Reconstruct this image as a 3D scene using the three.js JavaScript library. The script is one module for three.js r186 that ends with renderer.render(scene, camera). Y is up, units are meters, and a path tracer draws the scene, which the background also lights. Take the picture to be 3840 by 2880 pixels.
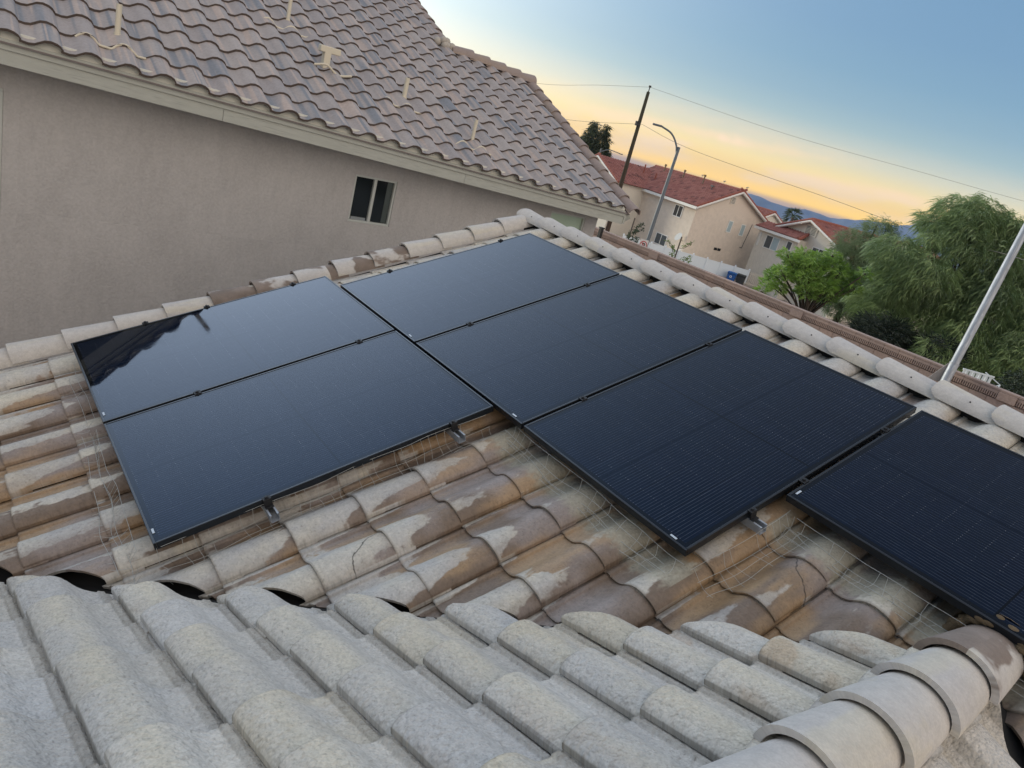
import * as THREE from 'three';
import { mergeGeometries } from 'three/addons/utils/BufferGeometryUtils.js';
import { RoundedBoxGeometry } from 'three/addons/geometries/RoundedBoxGeometry.js';

// ---------------------------------------------------------------- camera, sky, sun, exposure
const scene = new THREE.Scene();
const camera = new THREE.PerspectiveCamera(55.884, 4 / 3, 0.05, 40000);
camera.position.set(4.9424, 1.9817, 0.7553);
{
  const right = new THREE.Vector3(0.58124089, 0.25653492, -0.77223628);
  const up = new THREE.Vector3(-0.41537032, 0.90959211, -0.01047357);
  const back = new THREE.Vector3(0.69973319, 0.3268517, 0.63524911);
  camera.quaternion.setFromRotationMatrix(new THREE.Matrix4().makeBasis(right, up, back));
}
const renderer = new THREE.WebGLRenderer({ antialias: true });
renderer.toneMapping = THREE.LinearToneMapping;
renderer.toneMappingExposure = 1.52;
renderer.shadowMap.enabled = true;

const R2D = 180 / Math.PI, D2R = Math.PI / 180;
const clamp = (x, a = 0, b = 1) => Math.min(b, Math.max(a, x));
const mix = (a, b, t) => a + (b - a) * t;
const mix3 = (a, b, t) => [mix(a[0], b[0], t), mix(a[1], b[1], t), mix(a[2], b[2], t)];
const sstep = (a, b, x) => { const t = clamp((x - a) / (b - a)); return t * t * (3 - 2 * t); };
const lin = c => { c /= 255; return c <= 0.04045 ? c / 12.92 : ((c + 0.055) / 1.055) ** 2.4; };
const hash = (a, b = 0, c = 0) => { let h = Math.imul(a | 0, 374761393) ^ Math.imul(b | 0, 668265263) ^ Math.imul(c | 0, 2147483647 ^ 0x5bd1e995); h = Math.imul(h ^ (h >>> 13), 1274126177); h = Math.imul(h ^ (h >>> 15), 2246822519); return ((h ^ (h >>> 16)) >>> 0) / 4294967296; };
function rng(seed) { let a = seed >>> 0; return () => { a = (a + 0x6d2b79f5) | 0; let t = Math.imul(a ^ (a >>> 15), 1 | a); t = (t + Math.imul(t ^ (t >>> 7), 61 | t)) ^ t; return ((t ^ (t >>> 14)) >>> 0) / 4294967296; }; }
const LAT = new Float32Array(65536); { const r = rng(77); for (let i = 0; i < 65536; i++) LAT[i] = r(); }
function noise(x, y) {                                             // value noise 0..1
  const xi = Math.floor(x), yi = Math.floor(y); let fx = x - xi, fy = y - yi;
  fx = fx * fx * (3 - 2 * fx); fy = fy * fy * (3 - 2 * fy);
  const x0 = xi & 255, x1 = (xi + 1) & 255, y0 = (yi & 255) << 8, y1 = ((yi + 1) & 255) << 8;
  const a = LAT[y0 | x0], b = LAT[y0 | x1], c = LAT[y1 | x0], d = LAT[y1 | x1];
  return a + (b - a) * fx + (c - a + (a - b - c + d) * fx) * fy;
}
const fbm = (x, y, o = 4) => { let s = 0, a = 0.5, n = 0; for (let i = 0; i < o; i++) { s += a * noise(x + i * 17.3, y + i * 9.1); n += a; x *= 2.03; y *= 2.03; a *= 0.5; } return s / n; };

{ // sky: dusk, brightest low in the west behind the neighbouring roof
  const W = 1536, H = 768, data = new Float32Array(W * H * 4);
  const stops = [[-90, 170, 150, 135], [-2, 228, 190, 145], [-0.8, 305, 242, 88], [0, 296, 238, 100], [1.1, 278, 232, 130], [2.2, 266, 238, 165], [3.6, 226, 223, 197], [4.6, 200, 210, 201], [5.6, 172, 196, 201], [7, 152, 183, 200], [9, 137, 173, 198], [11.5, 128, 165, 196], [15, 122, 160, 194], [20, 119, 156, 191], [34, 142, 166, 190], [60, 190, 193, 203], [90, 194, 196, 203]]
    .map(s => [s[0], lin(s[1]), lin(s[2]), lin(s[3])]);  // highest stops brightened out of view as fill light for the roofs
  const base = (el) => { let i = 0; while (i < stops.length - 2 && el > stops[i + 1][0]) i++; const A = stops[i], B = stops[i + 1], t = clamp((el - A[0]) / (B[0] - A[0])); return [mix(A[1], B[1], t), mix(A[2], B[2], t), mix(A[3], B[3], t)]; };
  const gc = [-Math.cos(27 * D2R) * Math.cos(3 * D2R), Math.sin(27 * D2R), -Math.cos(27 * D2R) * Math.sin(3 * D2R)];
  for (let j = 0; j < H; j++) for (let i = 0; i < W; i++) {
    const el = ((j + 0.5) / H - 0.5) * 180, ph = ((i + 0.5) / W - 0.5) * 2 * Math.PI;
    const dx = Math.cos(el * D2R) * Math.cos(ph), dz = Math.cos(el * D2R) * Math.sin(ph), dy = Math.sin(el * D2R);
    let az = Math.atan2(-dz, -dx) * R2D;                            // 0 = west (-x)
    const da = Math.min(Math.abs(az - 5), 360 - Math.abs(az - 5));
    const k = 1 - 0.32 * Math.exp(-((da / 30) ** 2));
    let c = base(el > 0 ? el * k : el);
    const eastFill = sstep(120, 148, da);  // pale eastern band added out of view as fill light for roofs and walls
    c = mix3(c, mix3([1.95, 1.72, 1.50], c, sstep(26, 75, Math.abs(el))), el > -3 ? eastFill * 0.9 : 0);
    // thin streaks of lit cloud near the horizon
    if (el > -1 && el < 9 && da < 110) {
      const q = fbm(az * 0.16 + el * 0.35, el * 1.5 - az * 0.11, 5), band = Math.exp(-(((el - 2.0) / 1.5) ** 2));
      const m = sstep(0.47, 0.66, q) * band * sstep(30, 52, az);
      c = mix3(c, [1.12, 0.83, 0.50], m * 0.95);
      const puff = Math.exp(-(((az - 52.6) / 1.3) ** 2) - (((el - 3.0 - (az - 52.6) * 0.1) / 0.33) ** 2)) * sstep(0.3, 0.6, fbm(az * 1.4, el * 3, 3));
      c = mix3(c, [1.15, 0.86, 0.58], clamp(puff * 1.3));
    }
    const th = Math.acos(clamp(dx * gc[0] + dy * gc[1] + dz * gc[2], -1, 1)) * R2D;
    const g = (el < -4 ? 0 : 1) * 1.95 * Math.exp(-((th / 25) ** 2)), hi = sstep(7, 24, el);
    const o = (j * W + i) * 4;
    data[o] = c[0] * 0.655 + g * mix(0.93, 0.84, hi); data[o + 1] = c[1] * 0.655 + g * mix(0.93, 0.97, hi); data[o + 2] = c[2] * 0.655 + g * mix(0.88, 1.16, hi); data[o + 3] = 1;
  }
  const t = new THREE.DataTexture(data, W, H, THREE.RGBAFormat, THREE.FloatType);
  t.mapping = THREE.EquirectangularReflectionMapping; t.magFilter = t.minFilter = THREE.LinearFilter; t.needsUpdate = true;
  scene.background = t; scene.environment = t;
}
const sun = new THREE.DirectionalLight(new THREE.Color(1.0, 0.93, 0.74), 1.6);
sun.position.set(-60, 8, 17); sun.target.position.set(0, 0, 0); sun.castShadow = true; sun.shadow.radius = 26;
sun.shadow.mapSize.set(2048, 2048); Object.assign(sun.shadow.camera, { left: -60, right: 60, top: 60, bottom: -60, near: 1, far: 200 });
scene.add(sun, sun.target);

// ---------------------------------------------------------------- naming helpers
const used = {};
const numbered = n => { const k = used[n] = (used[n] ?? -1) + 1; return k ? `${n}_${String(k).padStart(3, '0')}` : n; };
function tag(o, label, category, group) { o.userData = { label, category }; if (group) o.userData.group = group; return o; }
function thing(name, label, category, pos = [0, 0, 0], turn = 0, group) {
  const o = new THREE.Group(); o.name = numbered(name); o.position.set(...pos); o.rotation.y = turn; scene.add(o); return tag(o, label, category, group);
}
const shade = m => { m.castShadow = m.receiveShadow = true; return m; };
function part(name, geo, mat, parent) {
  if (Array.isArray(geo)) geo = mergeGeometries(geo.map(g => { const q = g.index ? g.toNonIndexed() : g; for (const k of Object.keys(q.attributes)) if (!['position', 'normal', 'uv'].includes(k)) q.deleteAttribute(k); return q; }));
  const m = shade(new THREE.Mesh(geo, mat)); m.name = numbered(name); parent.add(m); return m;
}
function struct(name, geo, mat) { const m = part(name, geo, mat, scene); m.userData = { kind: 'structure', label: name.replace(/_/g, ' ') }; return m; }
const box = (w, h, d, x = 0, y = 0, z = 0) => new THREE.BoxGeometry(w, h, d).translate(x, y, z);
const rbox = (w, h, d, x = 0, y = 0, z = 0, r = 0.01) => new RoundedBoxGeometry(w, h, d, 2, Math.min(r, w / 2.1, h / 2.1, d / 2.1)).translate(x, y, z);
const V = (x, y, z) => new THREE.Vector3(x, y, z);
function bar(a, b, r0, r1 = r0, seg = 8) {
  const A = V(...a), B = V(...b), d = B.clone().sub(A), g = new THREE.CylinderGeometry(r1, r0, d.length(), seg, 1);
  g.applyQuaternion(new THREE.Quaternion().setFromUnitVectors(V(0, 1, 0), d.clone().normalize())); const m = A.add(B).multiplyScalar(0.5); return g.translate(m.x, m.y, m.z);
}
const tube = (pts, r, n = 24, rad = 6) => new THREE.TubeGeometry(new THREE.CatmullRomCurve3(pts.map(p => V(...p))), n, r, rad, false);
function quad(a, b, c, d, uvs = [[0, 0], [1, 0], [1, 1], [0, 1]]) {   // a b c d counter-clockwise
  const g = new THREE.BufferGeometry(); g.setAttribute('position', new THREE.Float32BufferAttribute([...a, ...b, ...c, ...a, ...c, ...d], 3));
  g.setAttribute('uv', new THREE.Float32BufferAttribute([uvs[0], uvs[1], uvs[2], uvs[0], uvs[2], uvs[3]].flat(), 2)); g.computeVertexNormals(); return g;
}
function poly(pts) {                                               // planar convex fan
  const p = [], uv = []; for (let i = 1; i < pts.length - 1; i++) for (const q of [pts[0], pts[i], pts[i + 1]]) { p.push(...q); uv.push(q[0] + q[2], q[1]); }
  const g = new THREE.BufferGeometry(); g.setAttribute('position', new THREE.Float32BufferAttribute(p, 3)); g.setAttribute('uv', new THREE.Float32BufferAttribute(uv, 2)); g.computeVertexNormals(); return g;
}
// computed textures: fn(x, y in 0..1) -> linear rgb (color) or a number (grey)
function colorTex(w, h, fn, repeat) {
  const d = new Uint8Array(w * h * 4), enc = v => { v = clamp(v); return 255 * (v <= 0.0031308 ? v * 12.92 : 1.055 * v ** (1 / 2.4) - 0.055); };
  for (let j = 0; j < h; j++) for (let i = 0; i < w; i++) { const c = fn((i + 0.5) / w, (j + 0.5) / h, i, j), o = (j * w + i) * 4; d[o] = enc(c[0]); d[o + 1] = enc(c[1]); d[o + 2] = enc(c[2]); d[o + 3] = 255; }
  const t = new THREE.DataTexture(d, w, h); t.colorSpace = THREE.SRGBColorSpace; fin(t, repeat); return t;
}
function greyTex(w, h, fn, repeat) {
  const d = new Uint8Array(w * h * 4); for (let j = 0; j < h; j++) for (let i = 0; i < w; i++) { const c = 255 * clamp(fn((i + 0.5) / w, (j + 0.5) / h, i, j)), o = (j * w + i) * 4; d[o] = d[o + 1] = d[o + 2] = c; d[o + 3] = 255; }
  const t = new THREE.DataTexture(d, w, h); fin(t, repeat); return t;
}
function fin(t, repeat) { t.magFilter = THREE.LinearFilter; t.minFilter = THREE.LinearMipmapLinearFilter; t.generateMipmaps = true; t.anisotropy = 8; t.wrapS = t.wrapT = repeat ? THREE.RepeatWrapping : THREE.ClampToEdgeWrapping; t.needsUpdate = true; }
const std = (r, g, b, rough = 0.9, o = {}) => new THREE.MeshStandardMaterial({ color: new THREE.Color().setRGB(r, g, b), roughness: rough, ...o });

// ---------------------------------------------------------------- roof tiles
// S-tile profile: t = 0 at the barrel's free edge, t grows across the barrel into the pan
const TW = 0.2985, PROF = [[0, 0.024], [0.004, 0.032], [0.014, 0.042], [0.030, 0.051], [0.052, 0.059], [0.075, 0.0635], [0.096, 0.065], [0.118, 0.063], [0.139, 0.056], [0.158, 0.045], [0.175, 0.032], [0.191, 0.019], [0.207, 0.009], [0.226, 0.003], [0.25, 0.0005], [0.263, 0.001], [0.266, 0.008], [0.285, 0.009], [0.288, 0.0], [0.312, 0.0]];
const PROFLOW = [[0, 0.012], [0.02, 0.04], [0.05, 0.058], [0.095, 0.066], [0.14, 0.056], [0.175, 0.031], [0.207, 0.008], [0.25, 0], [0.312, 0.006]];
// frame: {O, S, U, N} of a roof plane; uv(a, b) from plane coordinates
function tileGeometry(F, edge, nose, o = {}) {
  const prof = o.low ? PROFLOW : PROF, n = prof.length, len = o.len ?? 0.425, th = o.th ?? 0.0145, W = o.W ?? TW, sc = W / TW, tilt = o.tilt ?? 0.020;
  const start = o.start ?? (() => 0), end = o.end ?? (() => len), bev = o.low ? 0 : 0.006, jt = o.jitter ?? [0, 0, 0];
  const pos = [], uv = [], idx = [];
  const P = (t, v, y) => {
    const a = edge - t + jt[0] + v * jt[1], b = nose + v, h = F.h + y + tilt * (1 - v / len) + jt[2];
    const p = [0, 1, 2].map(k => F.O[k] + F.S[k] * a + F.U[k] * b + F.N[k] * h); if (F.warp) F.warp(p); pos.push(...p);
    uv.push(...F.uv(a, b)); return pos.length / 3 - 1;
  };
  const rows = [];
  const span = prof.map(([t, y]) => { t *= sc; const b0 = start(edge - t, nose, y + F.h), b1 = end(edge - t, nose, y + F.h); return [Math.max(0, b0), Math.min(len, b1), b0 > 0.002]; });
  if (span.every(s => s[1] - s[0] < 0.01)) return null;
  const okA = span.map(q => q[1] - q[0] > 0.004); { let best = [0, -1], st = -1; for (let i = 0; i <= n; i++) { if (i < n && okA[i]) { if (st < 0) st = i; } else if (st >= 0) { if (i - 1 - st > best[1] - best[0]) best = [st, i - 1]; st = -1; } } if (best[1] - best[0] < 2) return null; for (let i = 0; i < n; i++) if (i < best[0] || i > best[1]) { okA[i] = false; } }
  const ok = i => okA[i];
  const vs = bev ? [[0, -0.004], [bev, 0], [1, 0]] : [[0, 0], [1, 0]];
  for (const [f, dy] of vs) rows.push(prof.map(([t, y], i) => { const s = span[i]; const v = f === 1 ? Math.max(s[1], s[0]) : s[0] + f; return P(t * sc, v, y + (s[2] ? 0 : dy)); }));
  for (let r = 0; r < rows.length - 1; r++) for (let i = 0; i < n - 1; i++) if (ok(i) && ok(i + 1)) idx.push(rows[r][i], rows[r + 1][i], rows[r + 1][i + 1], rows[r][i], rows[r + 1][i + 1], rows[r][i + 1]);
  // nose face, front edge
  const A = prof.map(([t, y], i) => P(t * sc, span[i][0], y + (span[i][2] || !bev ? 0 : -0.004))), B = prof.map(([t, y], i) => P(t * sc, span[i][0] + 0.002, y - th));
  for (let i = 0; i < n - 1; i++) if (ok(i) && ok(i + 1)) idx.push(A[i], A[i + 1], B[i + 1], A[i], B[i + 1], B[i]);
  // free side face
  if (ok(0)) { const a = P(0, span[0][0], prof[0][1]), b = P(0, span[0][1], prof[0][1]), c = P(0, span[0][1], 0.007), d = P(0, span[0][0], 0.007); idx.push(a, d, c, a, c, b); }
  if (o.under) { const C = prof.map(([t, y], i) => P(t * sc, span[i][0] + 0.002, y - th)), D = prof.map(([t, y], i) => P(t * sc, Math.max(span[i][1], span[i][0]), y - th)); for (let i = 0; i < n - 1; i++) if (ok(i) && ok(i + 1)) idx.push(C[i], C[i + 1], D[i + 1], C[i], D[i + 1], D[i]); }
  const g = new THREE.BufferGeometry(); g.setAttribute('position', new THREE.Float32BufferAttribute(pos, 3)); g.setAttribute('uv', new THREE.Float32BufferAttribute(uv, 2)); g.setIndex(idx); g.computeVertexNormals(); return g;
}
// barrel cap tile along an axis: nose at v = 0, tail at v = len; A axis, Sd sideways, Up
function capGeometry(O, A, Sd, Up, o = {}) {
  const len = o.len ?? 0.42, r0 = o.r0 ?? 0.118, r1 = o.r1 ?? 0.1, hh = o.hh ?? 0.8, th = o.th ?? 0.016, n = o.n ?? 14, drop = o.drop ?? 0.024, arc = o.arc ?? Math.PI, uvo = o.uvo ?? [0, 0], corner = o.corner ?? 0;
  const pos = [], uv = [], idx = [], a0 = Math.PI / 2 - arc / 2;
  const P = (i, v, inner) => {
    const an = a0 + arc * i / n, f = v / len, r = mix(r0, r1, f) - (inner ? th : 0), c = Math.cos(an) * r, s = Math.sin(an) * r * hh - drop * f;
    pos.push(O[0] + A[0] * v + Sd[0] * c + Up[0] * s, O[1] + A[1] * v + Sd[1] * c + Up[1] * s, O[2] + A[2] * v + Sd[2] * c + Up[2] * s);
    uv.push(uvo[0] + (an - Math.PI / 2) * 0.11, uvo[1] + v); return pos.length / 3 - 1;
  };
  const cut = i => corner ? corner * Math.max(0, Math.abs(i / n - 0.5) * 2 - 0.7) ** 2 * 11 : 0;
  const grid = [0, 0.008, 0.5, 1].map((f, k) => Array.from({ length: n + 1 }, (_, i) => { const v = k === 0 ? cut(i) : k === 1 ? cut(i) + 0.008 : f * len; return P(i, v, 0); }));
  // lower the very front lip slightly for a rounded edge
  for (let r = 0; r < 3; r++) for (let i = 0; i < n; i++) idx.push(grid[r][i], grid[r][i + 1], grid[r + 1][i + 1], grid[r][i], grid[r + 1][i + 1], grid[r + 1][i]);
  const F0 = [], F1 = []; for (let i = 0; i <= n; i++) { F0.push(P(i, cut(i), 0)); F1.push(P(i, cut(i), 1)); }
  for (let i = 0; i < n; i++) idx.push(F0[i], F1[i], F1[i + 1], F0[i], F1[i + 1], F0[i + 1]);
  const I0 = [], I1 = []; for (let i = 0; i <= n; i++) { I0.push(P(i, cut(i), 1)); I1.push(P(i, len, 1)); }
  for (let i = 0; i < n; i++) idx.push(I0[i], I1[i], I1[i + 1], I0[i], I1[i + 1], I0[i + 1]);
  for (const i of [0, n]) { const a = P(i, cut(i), 0), b = P(i, len, 0), c = P(i, len, 1), d = P(i, cut(i), 1); idx.push(a, b, c, a, c, d); }
  const g = new THREE.BufferGeometry(); g.setAttribute('position', new THREE.Float32BufferAttribute(pos, 3)); g.setAttribute('uv', new THREE.Float32BufferAttribute(uv, 2)); g.setIndex(idx); g.computeVertexNormals(); return g;
}

// ---------------------------------------------------------------- our house
const AP = 20 * D2R, SA = Math.sin(AP), CA = Math.cos(AP);           // pitch of the slope that carries the panels
const PH = -0.176, RIDGE_U = 3.885;                                 // pan height under the panel tops, ridge along the slope
const F1 = { O: [0, 0, 0], S: [1, 0, 0], U: [0, SA, -CA], N: [0, CA, SA], h: PH, uv: (a, b) => [(a + 0.75) / 6.75, (b + 1.7) / 5.7] };
const BP = Math.atan(0.385), SB = Math.sin(BP), CB = Math.cos(BP);
const P2C = -0.992, XR = 4.515, VK1 = 2.315, VK2 = 2.395;
const F2 = { O: [0, P2C, 0], S: [0, 0, 1], U: [CB, SB, 0], N: [-SB, CB, 0], h: -0.094, uv: (a, b) => [(a + 2.7) / 4.2, (b - 1.5) / 3.6], warp: p => { p[2] -= 0.04 * (p[0] - 2.95); } };
const F3 = { O: [2 * XR, P2C, 0], S: [0, 0, -1], U: [-CB, SB, 0], N: [SB, CB, 0], h: -0.088, uv: (a, b) => [(a + 1.5) / 4.2, (b - 1.5) / 3.6] };
const p1 = (s, u, h) => [s, u * SA + h * CA, -u * CA + h * SA];

const NOSE1 = k => 0.512 + 0.3325 * k;                              // course noses on the panel slope
const EDGE1 = j => 1.79 + 0.082 + TW * j;                           // barrel free edges
const NOSE2X = [1.55, 1.83, 2.11, 2.385, 2.645, 2.917, 3.19, 3.484, 3.77, 4.075, 4.375];
const EDGE2 = j => 0.432 - 0.307 * j;

const cracks1 = [[[2.60, 0.835], [2.615, 0.79], [2.65, 0.745], [2.675, 0.72], [2.70, 0.678], [2.735, 0.66], [2.768, 0.652]], [[3.82, 2.175], [3.86, 2.104], [3.909, 2.078], [3.948, 2.049], [3.975, 2.02]]];
const segDist = (x, y, a, b) => { const dx = b[0] - a[0], dy = b[1] - a[1], t = clamp(((x - a[0]) * dx + (y - a[1]) * dy) / (dx * dx + dy * dy)); return Math.hypot(x - a[0] - t * dx, y - a[1] - t * dy); };
const crackAt = (list, x, y) => { let d = 9; for (const c of list) for (let i = 0; i < c.length - 1; i++) { if (Math.abs(x - c[i][0]) > 0.2 || Math.abs(y - c[i][1]) > 0.2) continue; d = Math.min(d, segDist(x, y, c[i], c[i + 1])); } return d; };

const wetMap = new Float32Array(2048 * 2048);
const tex1 = colorTex(2048, 2048, (x, y, i, j) => {
  const s = x * 6.75 - 0.75, u = y * 5.7 - 1.7;
  const jc = Math.ceil((s - EDGE1(0)) / TW), t = EDGE1(jc) - s, kr = Math.floor((u - NOSE1(0)) / 0.3325), v = u - NOSE1(kr);
  const h1 = hash(jc, kr, 1), h2 = hash(jc, kr, 2), h3 = hash(jc, kr, 3);
  const barrel = t < 0.19 ? Math.sin(Math.PI * t / 0.19) : 0, pan = sstep(0.17, 0.215, t) * (1 - sstep(0.265, 0.28, t));
  const grain = fbm(s * 260, u * 260, 2), mott = fbm(s * 9 + 5, u * 9, 4), fine = fbm(s * 60, u * 60, 3);
  let c = mix3([0.47, 0.44, 0.40], [0.58, 0.52, 0.41], clamp(h1 * 0.55 + (mott - 0.5) * 1.5 + 0.12 * barrel));
  c = mix3(c, [0.37, 0.36, 0.355], sstep(0.55, 0.75, fbm(s * 5 + 40, u * 3, 3)) * 0.5);
  // wet and rust-brown run-off: lies in the pans and on the low flank, creeps down from the head of each tile
  const dusty = fbm(s * 10 + h2 * 5, u * 2.6 + h3 * 7, 5), ragged = fbm(s * 60, u * 34, 3), big = fbm(s * 1.7 + 3, u * 1.5 + 8, 3);
  let B = -0.25;
  if (s > 2.15) { B = mix(-0.16, 0.26, sstep(0.75, 1.5, u)); if (s > 3.3) B = mix(B, 0.28, sstep(0.8, 1.6, u)); B -= 0.16 * sstep(0.7, 0.1, u - (s - VK1) / CA); }
  else { B = mix(-0.34, 0.14, sstep(0.30, 0.62, s + 0.35 * u + 0.1)); if (u > 0.0) B += 0.08; }
  if (s < 2.1 && u > 1.85) B = -0.6;
  if (s < 0.0) B -= 0.25;
  if (u > 3.3 && s > 0) B = -0.6;
  const flank = sstep(0.07, 0.02, t);
  B += pan * 0.34 + flank * 0.24 - 0.20 * barrel + mix(-0.16, 0.16, clamp(v / 0.33)) + (h2 - 0.5) * 0.26 + (big - 0.5) * 0.5;
  let wet = sstep(-0.03, 0.045, B + (dusty - 0.5) * 0.95 + (ragged - 0.5) * 0.16);
  const br = mix3(mix3([0.165, 0.112, 0.075], [0.255, 0.205, 0.178], sstep(0.35, 0.65, fbm(s * 4 + 9, u * 4, 3))), [0.37, 0.235, 0.115], sstep(0.45, 0.72, fbm(s * 8 - 3, u * 2.2 + 8, 4)) * 0.8);
  c = mix3(c, br, wet * 0.93);
  c = mix3(c, br, 0.32 * sstep(-0.25, 0.1, B + (fbm(s * 6 + 70, u * 2.4, 4) - 0.5) * 0.8) * (s > 0.1 ? 1 : 0.3));
  // pale silt left along the panel edges
  const dE = (s > 2.3 && s < 3.62) ? Math.abs(u - 1.70) : (s > 3.62) ? Math.abs(u - 2.30) : 9, silt = sstep(0.13, 0.05, dE + (ragged - 0.5) * 0.08);
  c = mix3(c, [0.36, 0.33, 0.255], silt * 0.85); wet *= 1 - silt;
  // dirt at noses and joints
  const nd = sstep(0.012, 0.0, v) * 0.45 + sstep(0.285, 0.33, v) * 0.12;
  c = mix3(c, [0.17, 0.12, 0.08], clamp(nd * (s > 0.2 ? 1 : 0.45)));
  const cr = sstep(0.0032, 0.0012, crackAt(cracks1, s + 0.007 * (noise(s * 70, u * 70) - 0.5), u + 0.007 * (noise(s * 70 + 9, u * 70) - 0.5))) * sstep(0.01, 0.02, v) * (Math.abs(NOSE1(kr) + 0.17 - (s < 3.2 ? NOSE1(0) + 0.17 : NOSE1(4) + 0.17)) < 0.2 ? 1 : 0);
  const m = 1.1 * (0.78 + 0.24 * grain + 0.14 * (noise(s * 140, u * 110) - 0.4) + 0.2 * (fine - 0.5)) * (1 - 0.22 * sstep(0.80, 0.9, noise(s * 160, u * 160))) * (1 - 0.8 * cr);
  wetMap[j * 2048 + i] = wet;
  return [c[0] * m, c[1] * m, c[2] * m];
});
const rough1 = greyTex(1024, 1024, (x, y, i, j) => 0.93 - 0.34 * wetMap[(j * 2) * 2048 + i * 2]);
const bump1 = greyTex(2048, 2048, (x, y) => { const s = x * 6.75, u = y * 5.7; return 0.5 * fbm(s * 150, u * 150, 2) + 0.5 * fbm(s * 45, u * 45, 3); });
const matTile1 = new THREE.MeshStandardMaterial({ map: tex1, roughnessMap: rough1, roughness: 1, bumpMap: bump1, bumpScale: 0.004 });

const cracks2 = [[[-1.44, 4.115], [-1.40, 4.14], [-1.369, 4.153], [-1.32, 4.19], [-1.27, 4.21]], [[-1.71, 4.43], [-1.695, 4.459], [-1.633, 4.498], [-1.55, 4.54]]];
const tex2 = colorTex(2048, 2048, (x, y) => {
  const a = x * 4.2 - 2.7, b = y * 3.6 + 1.5;
  const jc = Math.floor((EDGE2(0) - a) / 0.307), t = EDGE2(jc) - a, xx = b * CB; let kr = 0; while (kr < NOSE2X.length - 1 && NOSE2X[kr + 1] < xx) kr++;
  const v = (xx - NOSE2X[kr]) / CB, h1 = hash(jc, kr, 11), h2 = hash(jc, kr, 12), h3 = hash(jc, kr, 13);
  const top = Math.exp(-(((t - 0.085) / 0.055) ** 2)), grain = fbm(a * 300, b * 300, 2), fine = fbm(a * 55, b * 55, 3), mott = fbm(a * 6 + 3, b * 6, 4);
  let c = mix3([0.48, 0.45, 0.41], [0.53, 0.49, 0.43], mott * 0.9);
  c = mix3(c, [0.40, 0.395, 0.39], sstep(0.5, 0.8, fbm(a * 3 + 60, b * 3, 3)) * 0.5); c = mix3(c, mix3([0.38, 0.37, 0.36], [0.52, 0.475, 0.40], h1), 0.4).map(q => q * (0.90 + 0.2 * h3));
  const cream = clamp(top * sstep(0.32, 0.62, fbm(a * 9 + h2 * 9, b * 2.6 + h3 * 5, 4) * 0.6 + h1 * 0.42)); c = mix3(c, [0.57, 0.50, 0.375], cream * 0.6);
  if (h2 > 0.82) c = mix3(c, [0.52, 0.445, 0.32], 0.45 * sstep(0.35, 0.6, mott));
  // a little brown run-off at the laps and towards the ridge end
  const run = sstep(0.62, 0.8, fbm(a * 11, b * 3.3 + 20, 4)) * (0.35 + 0.65 * sstep(-0.3, -1.4, a)); c = mix3(c, [0.34, 0.235, 0.14], run * 0.5 * sstep(0.10, 0.0, Math.min(t, 0.307 - t + 0.03)));
  c = mix3(c, [0.42, 0.29, 0.175], 0.5 * sstep(0.58, 0.72, fbm(a * 7 + 33, b * 5, 4)) * sstep(-0.9, -1.5, a));
  c = mix3(c, [0.24, 0.215, 0.175], sstep(0.011, 0.0, v) * 0.55 + 0.5 * sstep(0.266, 0.275, t));
  const cr = sstep(0.0026, 0.001, crackAt(cracks2, a, b)) * 0;
  const speck = sstep(0.84, 0.92, noise(a * 190, b * 190)) * 0.22;
  const m = 1.17 * (0.80 + 0.26 * grain + 0.13 * (noise(a * 150, b * 120) - 0.4) + 0.18 * (fine - 0.5)) * (1 - 0.13 * sstep(0.66, 0.85, noise(a * 150 + 31, b * 110 + 7))) * (1 - speck) * (1 - 0.75 * cr);
  return [c[0] * m, c[1] * m, c[2] * m];
});
const bump2 = greyTex(2048, 2048, (x, y) => { const a = x * 4.2, b = y * 3.6; return 0.55 * fbm(a * 110, b * 80, 3) + 0.3 * fbm(a * 34, b * 26, 2) + 0.15 * noise(a * 300, b * 300); });
const matTile2 = new THREE.MeshStandardMaterial({ map: tex2, roughness: 0.95, bumpMap: bump2, bumpScale: 0.013 });

const capTexture = (seed, stain) => colorTex(1024, 1024, (x, y) => {
  const a = x * 2, b = y * 2 + seed, grain = fbm(a * 260, b * 260, 2), fine = fbm(a * 45, b * 45, 3);
  let c = mix3([0.455, 0.425, 0.40], [0.53, 0.49, 0.435], fbm(a * 6, b * 6, 4)); c = mix3(c, [0.55, 0.49, 0.375], 0.55 * sstep(0.55, 0.75, fbm(a * 9, b * 2.4 + 8, 4)));
  const w = sstep(0.42, 0.5, fbm(a * 5 + 20, b * 4 + seed, 5)) * (stain ? 1 : 0); c = mix3(c, mix3([0.13, 0.092, 0.066], [0.24, 0.185, 0.15], fbm(a * 9, b * 9, 3)), w * 0.92);
  const m = 0.94 + 0.24 * grain + 0.2 * (fine - 0.5); return [c[0] * m, c[1] * m, c[2] * m];
}, true);
const capBump = greyTex(1024, 1024, (x, y) => 0.55 * fbm(x * 250, y * 250, 3) + 0.45 * fbm(x * 80, y * 80, 2), true);
const capMap = capTexture(3, 0), stainMap = capTexture(9, 1); for (const t of [capMap, stainMap, capBump]) t.repeat.set(0.5, 0.5);
const matCap = new THREE.MeshStandardMaterial({ map: capMap, roughness: 0.95, bumpMap: capBump, bumpScale: 0.0022 });
const matCapStain = new THREE.MeshStandardMaterial({ map: stainMap, roughness: 0.85, bumpMap: capBump, bumpScale: 0.0022 });
const matDeck = std(0.018, 0.017, 0.016, 0.95), matMortar = std(0.34, 0.24, 0.135, 0.95, { bumpMap: capBump, bumpScale: 0.02 });
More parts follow.
